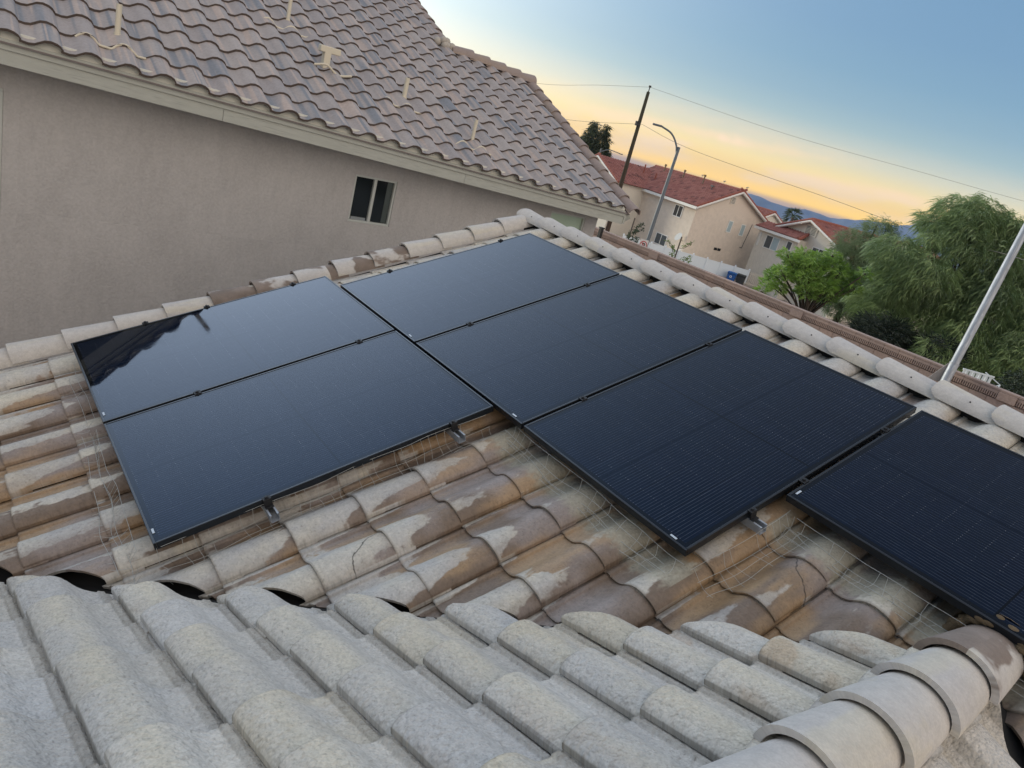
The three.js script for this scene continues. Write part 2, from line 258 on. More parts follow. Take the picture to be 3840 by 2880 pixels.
const stuccoTex = colorTex(1024, 1024, (x, y) => { const m = 0.86 + 0.2 * fbm(x * 180, y * 180, 3) + 0.16 * (fbm(x * 9, y * 5, 4) - 0.5) + 0.10 * (fbm(x * 60, y * 16, 3) - 0.5); return [0.44 * m, 0.42 * m, 0.405 * m]; }, true);
const stuccoBump = greyTex(1024, 1024, (x, y) => 0.6 * fbm(x * 130, y * 130, 3) + 0.4 * fbm(x * 36, y * 14, 3), true); stuccoTex.repeat.set(0.33, 0.33); stuccoBump.repeat.set(0.33, 0.33);
const matStucco = new THREE.MeshStandardMaterial({ map: stuccoTex, roughness: 0.95, bumpMap: stuccoBump, bumpScale: 0.006 });

const GROUND = -3.6;
const house = thing('tiled_house', 'beige concrete tile roof in the foreground that carries the black solar panels', 'house', [0, 0, 0]);
{
  const dk = PH - 0.03, yR = P2C + 0.385 * XR - 0.10;
  const p2 = (x, z, h = -0.095) => [x, P2C + 0.385 * x + h, z], p3 = (x, z, h = -0.095) => [x, P2C + 0.385 * (2 * XR - x) + h, z];
  const uTop = RIDGE_U + 0.02, back = [[-0.36, RIDGE_U * SA + dk * CA, -RIDGE_U * CA], [6.6, RIDGE_U * SA + dk * CA, -RIDGE_U * CA]];
  const roof = part('roof', [
    quad(p1(-0.33, -1.75, dk), p1(6.6, -1.75, dk), p1(6.6, RIDGE_U, dk), p1(-0.33, RIDGE_U, dk)),
    quad(p2(1.0, 3), p2(XR, 3), p2(XR, -3.2), p2(1.0, -3.2)), quad(p3(XR, 3), p3(7.6, 3), p3(7.6, -3.2), p3(XR, -3.2)),
    quad(p1(6.6, RIDGE_U, dk), [6.6, -1.0, -RIDGE_U * CA - 6], [-0.33, -1.0, -RIDGE_U * CA - 6], p1(-0.33, RIDGE_U, dk)),
  ], matDeck, house);
  const wallG = [box(6.9, 2.6, 0.2, 3.15, GROUND + 1.3, 1.3), box(0.2, 2.6, 9, -0.05, GROUND + 1.3, -3.1), box(0.2, 2.6, 9, 6.4, GROUND + 1.3, -3.1), box(6.9, 2.6, 0.2, 3.15, GROUND + 1.3, -8.2)];
  const gable = poly([[-0.05, -1.0, 1.2], [-0.05, -1.0, -8.2], [-0.05, RIDGE_U * SA - 0.25, -RIDGE_U * CA]]);
  part('wall', [...wallG, gable], matStucco, house);
  let seed = 1; const jit = () => { seed++; return [(hash(seed, 5) - 0.5) * 0.009, (hash(seed, 6) - 0.5) * 0.026, (hash(seed, 7) - 0.5) * 0.006]; };
  // slope under the panels (no tiles where the panels hide them wholly)
  for (let j = -6; j <= 12; j++) for (let k = -6; k <= 10; k++) {
    const e = EDGE1(j), nz = NOSE1(k), mid = e - 0.12;
    const g = tileGeometry(F1, e, nz, {
      jitter: jit(), under: true,
      start: (a, n, h) => { const xm = Math.min(a, 2 * XR - a); return (xm + h * SA - VK1) / CA - n + 0.010 * (noise(a * 40, n * 9) - 0.5); },
      end: (a, n) => RIDGE_U - 0.045 - n,
    });
    if (!g) continue;
    const under = (s, u) => (s > 0.1 && s < 2.05 && u > 0.1 && u < 1.6) || (s > 0.35 && s < 3.4 && u > 1.9 && u < 3.35) || (s > 3.75 && u > 2.5 && u < 3.35);
    if (under(mid - 0.08, nz + 0.02) && under(mid + 0.1, nz + 0.3)) continue; part('roof_tile', g, matTile1, roof);
  }
  // the small cross roof in front
  for (let j = -3; j <= 8; j++) for (let k = 0; k < NOSE2X.length; k++) {
    const nz = NOSE2X[k] / CB, next = (NOSE2X[k + 1] ?? NOSE2X[k] + 0.3) / CB;
    const g = tileGeometry(F2, EDGE2(j), nz, { W: 0.307, len: next - nz + 0.09, jitter: jit(), under: true, tilt: 0.041, th: 0.018,
      start: (a, n, h) => (VK2 - a + h * SB + 0.010 * (noise(a * 40, 3) - 0.5)) / CB - n, end: (a, n) => (XR - 0.05) / CB - n });
    if (g) part('roof_tile', g, matTile2, roof);
  }
  for (let j = 0; j < 12; j++) for (let k = 5; k < NOSE2X.length; k++) {
    const nz = NOSE2X[k] / CB, next = (NOSE2X[k + 1] ?? NOSE2X[k] + 0.3) / CB;
    const g = tileGeometry(F3, 2.45 - 0.307 * j, nz, { W: 0.307, len: next - nz + 0.09, jitter: jit(),
      start: (a, n, h) => (VK2 + a + h * SB) / CB - n, end: (a, n) => (XR - 0.05) / CB - n });
    if (g) part('roof_tile', g, j > 6 ? matCapStain : matTile2, roof);
  }
  // ridge caps above the panels, laid from the near end to the far end
  const ry = p1(0, RIDGE_U, PH + 0.012);
  part('ridge_board', box(6.9, 0.22, 0.11, 3.1, ry[1] - 0.075, ry[2] - 0.01), matDeck, roof);
  for (let k = 0; k < 20; k++) {
    const x = -0.425 + 0.3265 * k + (hash(k, 41) - 0.5) * 0.016, z = (hash(k, 42) - 0.5) * 0.008;
    part('ridge_cap', capGeometry([x, ry[1] + 0.034, ry[2] + z], [1, -0.006 * (hash(k, 3) - 0.2), 0.014 * (hash(k, 4) - 0.5)], [0, 0, 1], [0, 1, 0], { len: 0.43, r0: 0.130, r1: 0.102, hh: 0.66, drop: 0.022, corner: 0.045, uvo: [k * 0.37, k * 0.61] }), matCap, roof);
    const c = new THREE.CylinderGeometry(0.0045, 0.0045, 0.004, 8); c.rotateX(0.95); c.translate(x + 0.2, ry[1] + 0.034 + 0.046, ry[2] + 0.097 + z); part('nail_hole', c, matDeck, roof);
  }
  // rake tiles down the far edge
  for (let k = 0; k < 14; k++) {
    const u = 3.515 - 0.3215 * k, O = p1(-0.325 + (hash(k, 51) - 0.5) * 0.012, u, PH + 0.045), st = k >= 4 && k <= 8;
    part('rake_tile', capGeometry(O, F1.U, [1, 0, 0], F1.N, { len: 0.41, r0: 0.108, r1: 0.096, hh: 0.86, drop: 0.026, uvo: [k * 0.53 + 0.1, k * 0.29] }), st ? matCapStain : matCap, roof);
  }
  // cross-roof ridge caps running towards the camera
  const capZ = [-2.07, -1.745, -1.43, -1.105, -0.775, -0.45, -0.12, 0.2, 0.53].map(z => z + 0.02);
  capZ.forEach((z, k) => {
    const O = [XR + (hash(k, 61) - 0.5) * 0.012, P2C + 0.385 * XR - 0.045, z + 0.18];
    part('ridge_cap', capGeometry(O, [0, 0, -1], [1, 0, 0], [0, 1, 0], { len: 0.41, r0: 0.138, r1: 0.108, hh: 0.80, th: 0.024, drop: 0.018, n: 20, uvo: [k * 0.41, k * 0.77 + 0.3] }), k < 1 ? matCapStain : matCap, roof);
  });
  // crumbled mortar where that ridge dies into the panel slope
  const R = rng(5), bits = []; for (let i = 0; i < 46; i++) { const an = Math.PI * (i / 45), rr = 0.128 + 0.018 * R(), g = new THREE.IcosahedronGeometry(0.009 + 0.010 * R(), 1); g.scale(1 + R(), 0.8 + 0.5 * R(), 1); g.translate(XR + Math.cos(an) * rr, P2C + 0.385 * XR - 0.075 + Math.sin(an) * rr * 0.93, -2.255 + 0.035 * R()); bits.push(g); }
  part('mortar', bits, matMortar, roof);
  const bg = new THREE.CylinderGeometry(0.125, 0.165, 0.16, 20, 1, true, -Math.PI / 2, Math.PI); bg.rotateX(-Math.PI / 2); bg.translate(XR, P2C + 0.385 * XR - 0.085, -2.34); part('mortar', bg, matMortar, roof);
}

// ---------------------------------------------------------------- solar panels
const LP = 1.722, WP = 1.1066, GAP = 0.02, U2 = LP + 0.0184, OFF = 0.2257;
const cellTex = colorTex(1024, 2048, (x, y, i, j) => {
  // x across the short side, y along the long side; thin wires run along the long side
  const X = x * WP, Y = y * LP, bus = (X - 0.02) / 0.01665, fb = Math.abs(bus - Math.round(bus)) * 0.01665;
  const cell = (X - 0.02) / 0.1777, fc = Math.abs(cell - Math.round(cell)) * 0.1777, half = Math.abs(Y - LP / 2), row = (Y - 0.025) / 0.0927, fr = Math.abs(row - Math.round(row)) * 0.0927;
  let c = [0.0025, 0.0058, 0.0150]; const v = 0.85 + 0.3 * noise(Math.floor(row + 0.5) * 3.7, Math.floor(cell + 0.5) * 5.1); c = c.map(q => q * v);
  if (fb < 0.0011) { const g = 0.046 * (0.5 + 0.8 * noise(X * 900, Y * 40)); c = [c[0] + g * 0.9, c[1] + g, c[2] + g * 1.2]; }
  if (fr < 0.0022 && fb < 0.0015) { const g = noise(Math.round(bus) * 7.1, Math.round(row) * 3.3) > 0.35 ? 0.20 * noise(bus * 3, Y * 300) * sstep(0.25, 0.7, fbm(X * 3, Y * 3, 2)) : 0; c = c.map(q => q + g); }
  if (fc < 0.0012 || half < 0.0045) c = [0.0015, 0.002, 0.003];
  if (X < 0.018 || X > WP - 0.018 || Y < 0.02 || Y > LP - 0.02) c = [0.004, 0.0045, 0.006];
  const speck = noise(X * 260, Y * 260) > 0.972 ? 0.10 * noise(X * 31, Y * 31) ** 2 : 0; c = c.map(q => q + speck);
  return c;
});
const glassRough = greyTex(512, 512, (x, y) => 0.022 + 0.07 * sstep(0.5, 0.8, fbm(x * 7, y * 7, 4)) * fbm(x * 50, y * 50, 2) + 0.012 * noise(x * 90, y * 90));
const matGlass = new THREE.MeshPhysicalMaterial({ map: cellTex, roughness: 1, roughnessMap: glassRough, ior: 1.5, specularIntensity: 0.33, specularColor: new THREE.Color().setRGB(0.30, 0.58, 1.0) });
const matFrame = std(0.02, 0.024, 0.03, 0.3, { metalness: 0.5 }), matLabel = std(0.5, 0.55, 0.6, 0.5), matBlack = std(0.008, 0.008, 0.009, 0.6);
const galvTex = colorTex(256, 512, (x, y) => { const q = fbm(x * 18, y * 18, 4), sp = sstep(0.62, 0.8, noise(x * 30, y * 40)); const m = 0.26 + 0.14 * q + 0.10 * sp; return [m * 0.93, m * 0.98, m * 1.05]; }, true);
const matGalv = new THREE.MeshStandardMaterial({ map: galvTex, roughness: 0.5, metalness: 0.3 });
function slopeThing(name, label, cat, s, u, group) { const o = thing(name, label, cat, p1(s, u, 0), 0, group); o.rotation.x = AP; return o; }   // local x along the ridge, -z up the slope, y out
function solarPanel(label, s, u, flat) {
  const w = flat ? LP : WP, l = flat ? WP : LP, o = slopeThing('solar_panel', label, 'solar panel', s, u, 'black solar panels on the tiled roof'), fw = 0.0115, fh = 0.036;
  part('frame', [rbox(w, fh, fw, w / 2, -fh / 2, -fw / 2, 0.002), rbox(w, fh, fw, w / 2, -fh / 2, -l + fw / 2, 0.002), rbox(fw, fh, l - 2 * fw - 0.001, fw / 2, -fh / 2, -l / 2, 0.002), rbox(fw, fh, l - 2 * fw - 0.001, w - fw / 2, -fh / 2, -l / 2, 0.002)], matFrame, o);
  const g = quad([fw, -0.0022, -fw], [w - fw, -0.0022, -fw], [w - fw, -0.0022, -l + fw], [fw, -0.0022, -l + fw], flat ? [[1, 0], [1, 1], [0, 1], [0, 0]] : [[0, 0], [1, 0], [1, 1], [0, 1]]);
  part('glass', [g], matGlass, o);
  part('backsheet', box(w - 0.03, 0.004, l - 0.03, w / 2, -0.012, -l / 2), matBlack, o);
  part('sticker', flat ? box(0.0095, 0.0012, 0.034, 0.022, -0.0008, -0.055) : box(0.034, 0.0012, 0.0095, w - 0.085, 0.0002, -0.019), matLabel, o);
  return o;
}
const SD = OFF + WP + GAP, SE = OFF + 2 * (WP + GAP), SF = OFF + 3 * WP + 2 * GAP + 0.0275;
solarPanel('solar panel at the far lower corner reflecting a black jagged roof edge', 0, 0);
solarPanel('pale reflecting solar panel with two galvanised rail ends sticking out below it', WP + GAP, 0);
solarPanel('farthest solar panel, its top corner pointing at the start of the ridge caps', OFF, U2);
solarPanel('dark solar panel in the middle of the upper row of three', SD, U2);
solarPanel('dark solar panel whose lower corner reaches down over brown stained tiles', SE, U2);
solarPanel('near blackest solar panel laid crosswise and cut off by the right edge', SF, U2 + LP - 1.113, true);
// rails (open steel channel) and clamps
const railProfile = (() => { const s = new THREE.Shape(), P = [[-0.0206, 0], [-0.0206, -0.041], [0.0206, -0.041], [0.0206, 0], [0.0125, 0], [0.0125, -0.006], [0.0155, -0.006], [0.0155, -0.0025], [0.0182, -0.0025], [0.0182, -0.0385], [-0.0182, -0.0385], [-0.0182, -0.0025], [-0.0155, -0.0025], [-0.0155, -0.006], [-0.0125, -0.006], [-0.0125, 0]]; P.forEach((p, i) => i ? s.lineTo(...p) : s.moveTo(...p)); return s; })();
function rail(label, s0, s1, u) {
  const o = slopeThing('mounting_rail', label, 'rail', s0, u);
  const g = new THREE.ExtrudeGeometry(railProfile, { depth: s1 - s0, bevelEnabled: false }); g.rotateY(Math.PI / 2); g.translate(0, -0.0375, 0); part('channel', [g], matGalv, o);
  const feet = []; for (let d = 0.35; d < s1 - s0; d += 1.15) feet.push(box(0.05, 0.06, 0.03, d, -0.11, 0)); if (feet.length) part('bracket', feet, matGalv, o);
}
rail('galvanised rail end jutting out nearest the lower left corner of the array', -0.02, 2 * WP + GAP + 0.085, 0.484);
rail('galvanised rail end jutting out beside the inner corner of the array', -0.02, 2 * WP + GAP + 0.085, 1.468);
rail('galvanised rail end jutting out over brown tiles at the right', OFF - 0.02, OFF + 3 * WP + 2 * GAP + 0.075, 2.145);
rail('hidden rail under the ridge side of the upper panel row', OFF - 0.02, OFF + 3 * WP + 2 * GAP + 0.03, 3.14);
function clampAt(label, s, u, end) {
  const o = slopeThing('panel_clamp', label, 'clamp', s, u);
  if (!end) { part('clamp_plate', rbox(0.034, 0.005, 0.038, 0, 0.0028, 0, 0.0015), matBlack, o); }
  else { part('clamp_plate', [rbox(0.024, 0.005, 0.038, end * 0.004, 0.0028, 0, 0.0015), rbox(0.005, 0.036, 0.038, end * 0.0145, -0.015, 0, 0.0015), rbox(0.02, 0.006, 0.038, end * 0.022, -0.034, 0, 0.0015)], matBlack, o); }
  part('bolt', [new THREE.CylinderGeometry(0.0075, 0.0075, 0.008, 6).translate(end ? end * 0.004 : 0, 0.009, 0), new THREE.CylinderGeometry(0.011, 0.011, 0.002, 14).translate(end ? end * 0.004 : 0, 0.0063, 0)], matBlack, o);
}
clampAt('black clamp low in the seam between the two lower panels', WP + GAP / 2, 0.484);
clampAt('black clamp high in the seam between the two lower panels', WP + GAP / 2, 1.468);
clampAt('black clamp low in the seam between the farthest and the middle upper panel', OFF + WP + GAP / 2, 2.145);
clampAt('black clamp high in the seam between the farthest and the middle upper panel', OFF + WP + GAP / 2, 3.14);
clampAt('black clamp low in the seam left of the panel over the brown tiles', SE - GAP / 2, 2.145);
clampAt('black clamp high in the seam left of the panel over the brown tiles', SE - GAP / 2, 3.14);
clampAt('black clamp low in the seam beside the crosswise panel', SF - 0.0135, 2.489);
clampAt('black clamp high in the seam beside the crosswise panel', SF - 0.0135, 3.145);
for (const [u, w] of [[0.449, 'nearest the black reflection'], [0.85, 'in the middle'], [1.468, 'nearest the gap between the two rows']]) clampAt(`end clamp on the lower row's far edge, ${w}`, 0, u, -1);
clampAt('black end clamp on the far edge of the upper row, the lower of two', OFF, 2.145, -1);
clampAt('black end clamp on the far edge of the upper row, the higher of two', OFF, 3.166, -1);
clampAt('black end clamp over the rail end nearest the lower left corner', 2 * WP + GAP, 0.484, 1);
clampAt('black end clamp over the rail end beside the inner corner', 2 * WP + GAP, 1.468, 1);
clampAt('black end clamp over the rail end above brown tiles', OFF + 3 * WP + 2 * GAP, 2.145, 1);

// torn bird wire along the open panel edges
const matWire = std(0.42, 0.42, 0.39, 0.5, { metalness: 0.2 });
function meshStrip(label, A, B, rowsH, seed, o = {}) {               // A, B: [s, u]; rows: [sideways offset, height]
  const th = thing('wire_mesh', label, 'wire mesh'), R = rng(seed), L = Math.hypot(B[0] - A[0], B[1] - A[1]), d = [(B[0] - A[0]) / L, (B[1] - A[1]) / L], nrm = o.flip ? [d[1], -d[0]] : [-d[1], d[0]];
  const at = (r, x) => { const w = 0.03 * noise(seed * 7 + r * 0.9, x * 6) - 0.012, w2 = 0.042 * noise(seed * 3 + r * 0.45, x * 4.1 + 50) - 0.021 + (o.wave ?? 0) * Math.sin(x * 4 + seed); const [off, h] = rowsH[r]; return p1(A[0] + d[0] * x + nrm[0] * (off * 0.82 + w2), A[1] + d[1] * x + nrm[1] * (off * 0.82 + w2), h + w); };
  const long = [], cross = [];
  for (let r = 0; r < rowsH.length; r++) { const x0 = (o.ragged ?? 0) * R(), x1 = L - (o.ragged ?? 0) * R(), pts = []; for (let i = 0; i <= 14; i++) pts.push(at(r, mix(x0, x1, i / 14))); long.push(tube(pts, 0.0011, 70, 4)); }
  for (let x = 0.03; x < L - 0.02; x += 0.05) { if (R() < (o.miss ?? 0.12)) continue; const r0 = R() < 0.18 ? 1 : 0, r1 = rowsH.length - (R() < 0.25 ? 2 : 1), pts = []; for (let r = r0; r <= r1; r++) pts.push(at(r, x + 0.022 * (R() - 0.5))); if (pts.length > 1) { const a = pts[pts.length - 1], b = pts[pts.length - 2]; pts.push([a[0] + (a[0] - b[0]) * 0.5, a[1] + (a[1] - b[1]) * 0.3 + 0.006 * R(), a[2] + (a[2] - b[2]) * 0.5]); cross.push(tube(pts, 0.00095, pts.length * 3, 4)); } }
  part('long_wire', long, matWire, th); part('cross_wire', cross, matWire, th);
}
const NR = 2 * WP + GAP;
meshStrip('sagging wire mesh below the two galvanised rail ends', [NR + 0.0, -0.02], [NR + 0.02, 1.70], [[-0.0, -0.02], [-0.035, -0.085], [-0.075, -0.115], [-0.11, -0.118], [-0.145, -0.13]], 21, { ragged: 0.1 });
meshStrip('loose ladder of wire mesh lying on tiles left of the array', [0.95, -0.03], [NR + 0.12, -0.075], [[0.0, -0.05], [-0.05, -0.09], [-0.058, -0.10], [-0.115, -0.105]], 33, { ragged: 0.25, wave: 0.008 });
meshStrip('single thin strands of wire mesh by the far left corner of the array', [0.18, -0.035], [1.0, -0.03], [[0, -0.06], [-0.05, -0.10]], 35, { miss: 0.72, ragged: 0.1 });
meshStrip('wire mesh curled along the lower edge of the panel over the brown tiles', [NR + 0.1, U2 - 0.012], [3.62, U2 - 0.02], [[0.0, -0.05], [-0.04, -0.095], [-0.075, -0.105], [-0.082, -0.108], [-0.125, -0.112]], 44, { ragged: 0.12, miss: 0.2 });
meshStrip('curled wire mesh beneath the rail end above brown tiles', [3.63, U2 - 0.03], [3.66, 2.34], [[0.0, -0.055], [-0.045, -0.10], [-0.09, -0.112], [-0.14, -0.12]], 52, { ragged: 0.06 });
meshStrip('flattened wire mesh along the lower edge of the crosswise panel', [3.66, 2.325], [4.9, 2.31], [[0.0, -0.06], [-0.04, -0.10], [-0.075, -0.11], [-0.115, -0.115]], 61, { ragged: 0.08, miss: 0.25 });

// ---------------------------------------------------------------- neighbouring house
const MN = 0.45, NP = Math.atan(MN), SN = Math.sin(NP), CN = Math.cos(NP), XE = -2.83, SLN = 0.0425, YE = 1.545, XW = -3.35;
const FN = { O: [XE, YE + 0.004, 0], S: [0, 0, -1], U: [-CN, SN, 0], N: [SN, CN, 0], h: 0, uv: (a, b) => [(a + 2) / 11, (b + 0.2) / 9], warp: p => { p[1] += SLN * p[2]; } };
const EX = 0.336, NW = 0.3037;
const texN = colorTex(2048, 2048, (x, y) => {
  const a = x * 11 - 2, b = y * 9 - 0.2, e0 = 0.181 + 0.065 + 0.0, jc = Math.ceil((a - e0) / NW), t = e0 + jc * NW - a, kr = Math.floor((b + 0.024) / EX), v = b + 0.024 - kr * EX, h1 = hash(jc, kr, 21), h2 = hash(jc, kr, 22), h3 = hash(jc, kr, 23);
  const streak = noise(t * 26 + h1 * 50, b * 0.9 + h2 * 30), streak2 = noise(t * 34 + h2 * 70, b * 1.3 + h3 * 20);
  let c = mix3([0.31, 0.28, 0.275], [0.375, 0.335, 0.315], h3); c = mix3(c, [0.185, 0.205, 0.235], sstep(0.48, 0.78, streak * 0.75 + (h1 - 0.4) * 0.42) * 0.8); c = mix3(c, [0.46, 0.37, 0.32], sstep(0.66, 0.82, streak2 + (h2 - 0.5) * 0.25) * 0.75);
  const m = 0.86 + 0.25 * fbm(a * 70, b * 70, 2) ; c = mix3(c, [0.10, 0.075, 0.062], sstep(0.012, 0.007, v)); return [c[0] * m, c[1] * m, c[2] * m];  // shade under the tile noses painted as a dark band, on brownish concrete
});
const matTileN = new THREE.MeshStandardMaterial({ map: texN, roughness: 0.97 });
const matEdgeN = std(0.20, 0.165, 0.155, 0.9), matRidgeN = new THREE.MeshStandardMaterial({ map: capMap, color: new THREE.Color().setRGB(0.55, 0.47, 0.46), roughness: 0.9 });
const trimTex = colorTex(512, 512, (x, y) => { const m = 0.9 + 0.16 * (fbm(x * 30, y * 6, 4) - 0.5) - 0.18 * sstep(0.66, 0.8, fbm(x * 12, y * 12, 4)); return [0.43 * m, 0.435 * m, 0.385 * m]; }, true);
const matTrim = new THREE.MeshStandardMaterial({ map: trimTex, roughness: 0.75 }), matTrimLt = std(0.60, 0.59, 0.52, 0.7), matVinyl = std(0.46, 0.48, 0.45, 0.5), matDarkGlass = std(0.012, 0.016, 0.018, 0.08), matPipe = std(0.60, 0.54, 0.42, 0.7);
const matShade = std(0.42, 0.53, 0.42, 0.7);
const neigh = thing('neighbour_house', 'two storey stucco house next door with purple grey tile roof', 'house');
{
  const yz = z => YE + SLN * z, Z0 = 4.5, ZC = -7.58, ZS = -5.95, XR1 = -6.15, XR2 = -11.5;
  const surf = (x, z, h = 0) => [x, yz(z) + MN * (XE - x) + h, z];
  // wall with window openings left as recesses
  const wz = (z0, z1, y0, y1) => quad([XW, y0, z0], [XW, y0, z1], [XW, y1, z1], [XW, y1, z0], [[-z0, y0], [-z1, y0], [-z1, y1], [-z0, y1]]);
  const yT = 1.42, W1 = [-3.385, -3.965, 0.365, 0.945], W2 = [-6.60, -7.32, 0.30, 0.95], W0 = [1.6, 0.125, -0.03, 1.10];
  const walls = []; const zs = [Z0, W0[0], W0[1], W1[0], W1[1], W2[0], W2[1], ZC];
  for (let i = 0; i < zs.length - 1; i++) { const w = [W0, null, W1, null, W2][i - 1]; if (i % 2 && w) { walls.push(wz(zs[i], zs[i + 1], GROUND, w[2]), wz(zs[i], zs[i + 1], w[3], yT)); const dp = 0.06; walls.push(quad([XW, w[2], w[0]], [XW - dp, w[2], w[0]], [XW - dp, w[3], w[0]], [XW, w[3], w[0]]), quad([XW, w[2], w[1]], [XW, w[3], w[1]], [XW - dp, w[3], w[1]], [XW - dp, w[2], w[1]]), quad([XW, w[3], w[0]], [XW - dp, w[3], w[0]], [XW - dp, w[3], w[1]], [XW, w[3], w[1]]), quad([XW, w[2], w[0]], [XW, w[2], w[1]], [XW - dp, w[2], w[1]], [XW - dp, w[2], w[0]])); } else walls.push(wz(zs[i], zs[i + 1], GROUND, yT)); }
  walls.push(quad([XW, GROUND, ZC], [-9, GROUND, ZC], [-9, 1.3, ZC], [XW, 1.3, ZC], [[0, -3], [6, -3], [6, 1], [0, 1]]), poly([[XW, 1.2, ZC], [-9, 1.2, ZC], [XR1, 2.5, ZC]]));
  part('wall', walls, matStucco, neigh);
  const window3 = (w, nm, two, glassMat) => {
    const [z0, z1, y0, y1] = w, x = XW - 0.035, f = 0.026, zm = (z0 + z1) / 2;
    const bars = [rbox(0.05, f, z0 - z1, x, y0 + f / 2, zm, 0.004), rbox(0.05, f, z0 - z1, x, y1 - f / 2, zm, 0.004), rbox(0.05, y1 - y0 - 2 * f, f, x, (y0 + y1) / 2, z0 - f / 2, 0.004), rbox(0.05, y1 - y0 - 2 * f, f, x, (y0 + y1) / 2, z1 + f / 2, 0.004)];
    if (two) bars.push(rbox(0.044, y1 - y0 - 2 * f, f * 1.5, x - 0.002, (y0 + y1) / 2, zm, 0.004));
    const o = part('window', bars, matVinyl, neigh);
    const xg = XW - 0.05;
    for (const [a, b] of two ? [[z0 - f, zm + f * 0.75], [zm - f * 0.75, z1 + f]] : [[z0 - f, z1 + f]]) part('pane', box(0.006, y1 - y0 - 2 * f, a - b, xg, (y0 + y1) / 2, (a + b) / 2), glassMat, o);
    if (nm === 1) { part('blind', box(0.004, y1 - y0 - 2 * f - 0.01, 0.075, xg + 0.006, (y0 + y1) / 2, z1 + f + 0.045), std(0.05, 0.065, 0.062, 0.6), o); part('sill_box', box(0.02, 0.035, 0.2, xg + 0.012, y0 + f + 0.018, z0 - f - 0.12), std(0.24, 0.26, 0.27, 0.6), o); }
    return o;
  };
  window3(W1, 1, true, matDarkGlass); window3(W2, 2, false, matShade); window3(W0, 3, false, std(0.30, 0.33, 0.27, 0.6));
  // deck, soffit, fascia
  const roof = part('roof', [quad(surf(XE + 0.02, Z0, -0.03), surf(XE + 0.02, ZC - 0.1, -0.03), surf(XR1, ZC - 0.1, -0.03), surf(XR1, Z0, -0.03)), quad(surf(XR1, Z0, -0.03), surf(XR1, ZS, -0.03), surf(XR2, ZS, -0.03), surf(XR2, Z0, -0.03)), poly([surf(XR1, ZC - 0.1, -0.03), [-9.5, 1.2, ZC - 0.1], [-9.5, 1.3, ZS], surf(XR1, ZS, -0.03)]), poly([surf(XR2, ZS, -0.03), surf(XR1, ZS, -0.03), [-9, 1.8, ZS], [-15, 1.0, ZS]])], matEdgeN, neigh);
  part('soffit', quad([XE - 0.03, yz(Z0) - 0.20, Z0], [XW, yz(Z0) - 0.20, Z0], [XW, yz(ZC - 0.1) - 0.20, ZC - 0.1], [XE - 0.03, yz(ZC - 0.1) - 0.20, ZC - 0.1]), matTrim, neigh);
  const joints = [Z0, 0.9, -1.62, -4.6, -7.60];
  const skew = (g) => { const p = g.attributes.position; for (let i = 0; i < p.count; i++) p.setY(i, p.getY(i) + SLN * p.getZ(i)); g.computeVertexNormals(); return g; };
  for (let i = 0; i < joints.length - 1; i++) { const a = joints[i], b = joints[i + 1]; part('fascia_board', skew(box(0.034, 0.118, a - b - 0.004, XE - 0.035, YE - 0.148, (a + b) / 2)), matTrim, neigh); }
  part('drip_trim', [skew(box(0.05, 0.05, Z0 - ZC + 0.03, XE - 0.028, YE - 0.062, (Z0 + ZC) / 2)), skew(box(0.028, 0.030, Z0 - ZC + 0.03, XE - 0.022, YE - 0.019, (Z0 + ZC) / 2))], matTrim, neigh);
  part('bird_stop', skew(box(0.02, 0.072, Z0 - ZC + 0.02, XE - 0.042, YE + 0.030, (Z0 + ZC) / 2)), matTrimLt, neigh);
  part('gable_fascia', [bar(surf(XE - 0.02, ZC - 0.1, -0.11), surf(XR1, ZC - 0.1, -0.11), 0.07, 0.07, 4)], matTrim, neigh);
  part('fascia_end', skew(box(0.5, 0.16, 0.04, XE - 0.26, YE - 0.11, ZC - 0.04)), matTrim, neigh);
  // tiles
  const list = [];
  for (let j = -8; j < 30; j++) for (let k = 0; k < 26; k++) {
    const edge = 0.181 + 0.065 + NW * j, zc = -(edge - 0.12), xr = XE - (k * EX) * CN;
    if (zc > 0.95 || edge > 7.72) continue; if (zc < ZS - 0.05 && xr < XR1 + 0.12) continue; if (xr < -9.6) continue;
    list.push({ edge, k, d: Math.hypot(zc - 0.75, xr - 4.9) });
  }
  list.sort((a, b) => a.d - b.d);
  const rest = [];
  list.forEach((q, i) => {
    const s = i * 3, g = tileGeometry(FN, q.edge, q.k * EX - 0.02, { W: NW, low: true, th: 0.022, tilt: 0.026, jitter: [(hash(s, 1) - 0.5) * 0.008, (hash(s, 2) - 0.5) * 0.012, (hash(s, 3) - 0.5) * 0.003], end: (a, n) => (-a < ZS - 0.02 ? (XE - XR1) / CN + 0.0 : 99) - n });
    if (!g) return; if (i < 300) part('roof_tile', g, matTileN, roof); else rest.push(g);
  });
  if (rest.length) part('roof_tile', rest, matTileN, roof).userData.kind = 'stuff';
  // rake and ridge caps
  const nrm = [SN, CN, 0], up = [-CN, SN, 0];
  for (let k = 0; k < 11; k++) { const u = k * 0.332 - 0.05, x = XE - u * CN; part('rake_tile', capGeometry([x, yz(ZC - 0.15) + u * SN + 0.012, ZC - 0.155], up, [0, 0, -1], nrm, { len: 0.40, r0: 0.122, r1: 0.108, drop: 0.02, hh: 0.85, n: 10, uvo: [k * 0.3, k * 0.7] }), matRidgeN, roof); }
  for (let k = 0; k < 15; k++) { const u = (XE - XR1) / CN + 0.2 + k * 0.332, x = XE - u * CN; part('rake_tile', capGeometry([x, yz(ZS) + u * SN + 0.012, ZS - 0.03], up, [0, 0, -1], nrm, { len: 0.40, r0: 0.122, r1: 0.108, drop: 0.02, hh: 0.85, n: 10, uvo: [k * 0.3, k * 0.7] }), matRidgeN, roof); }
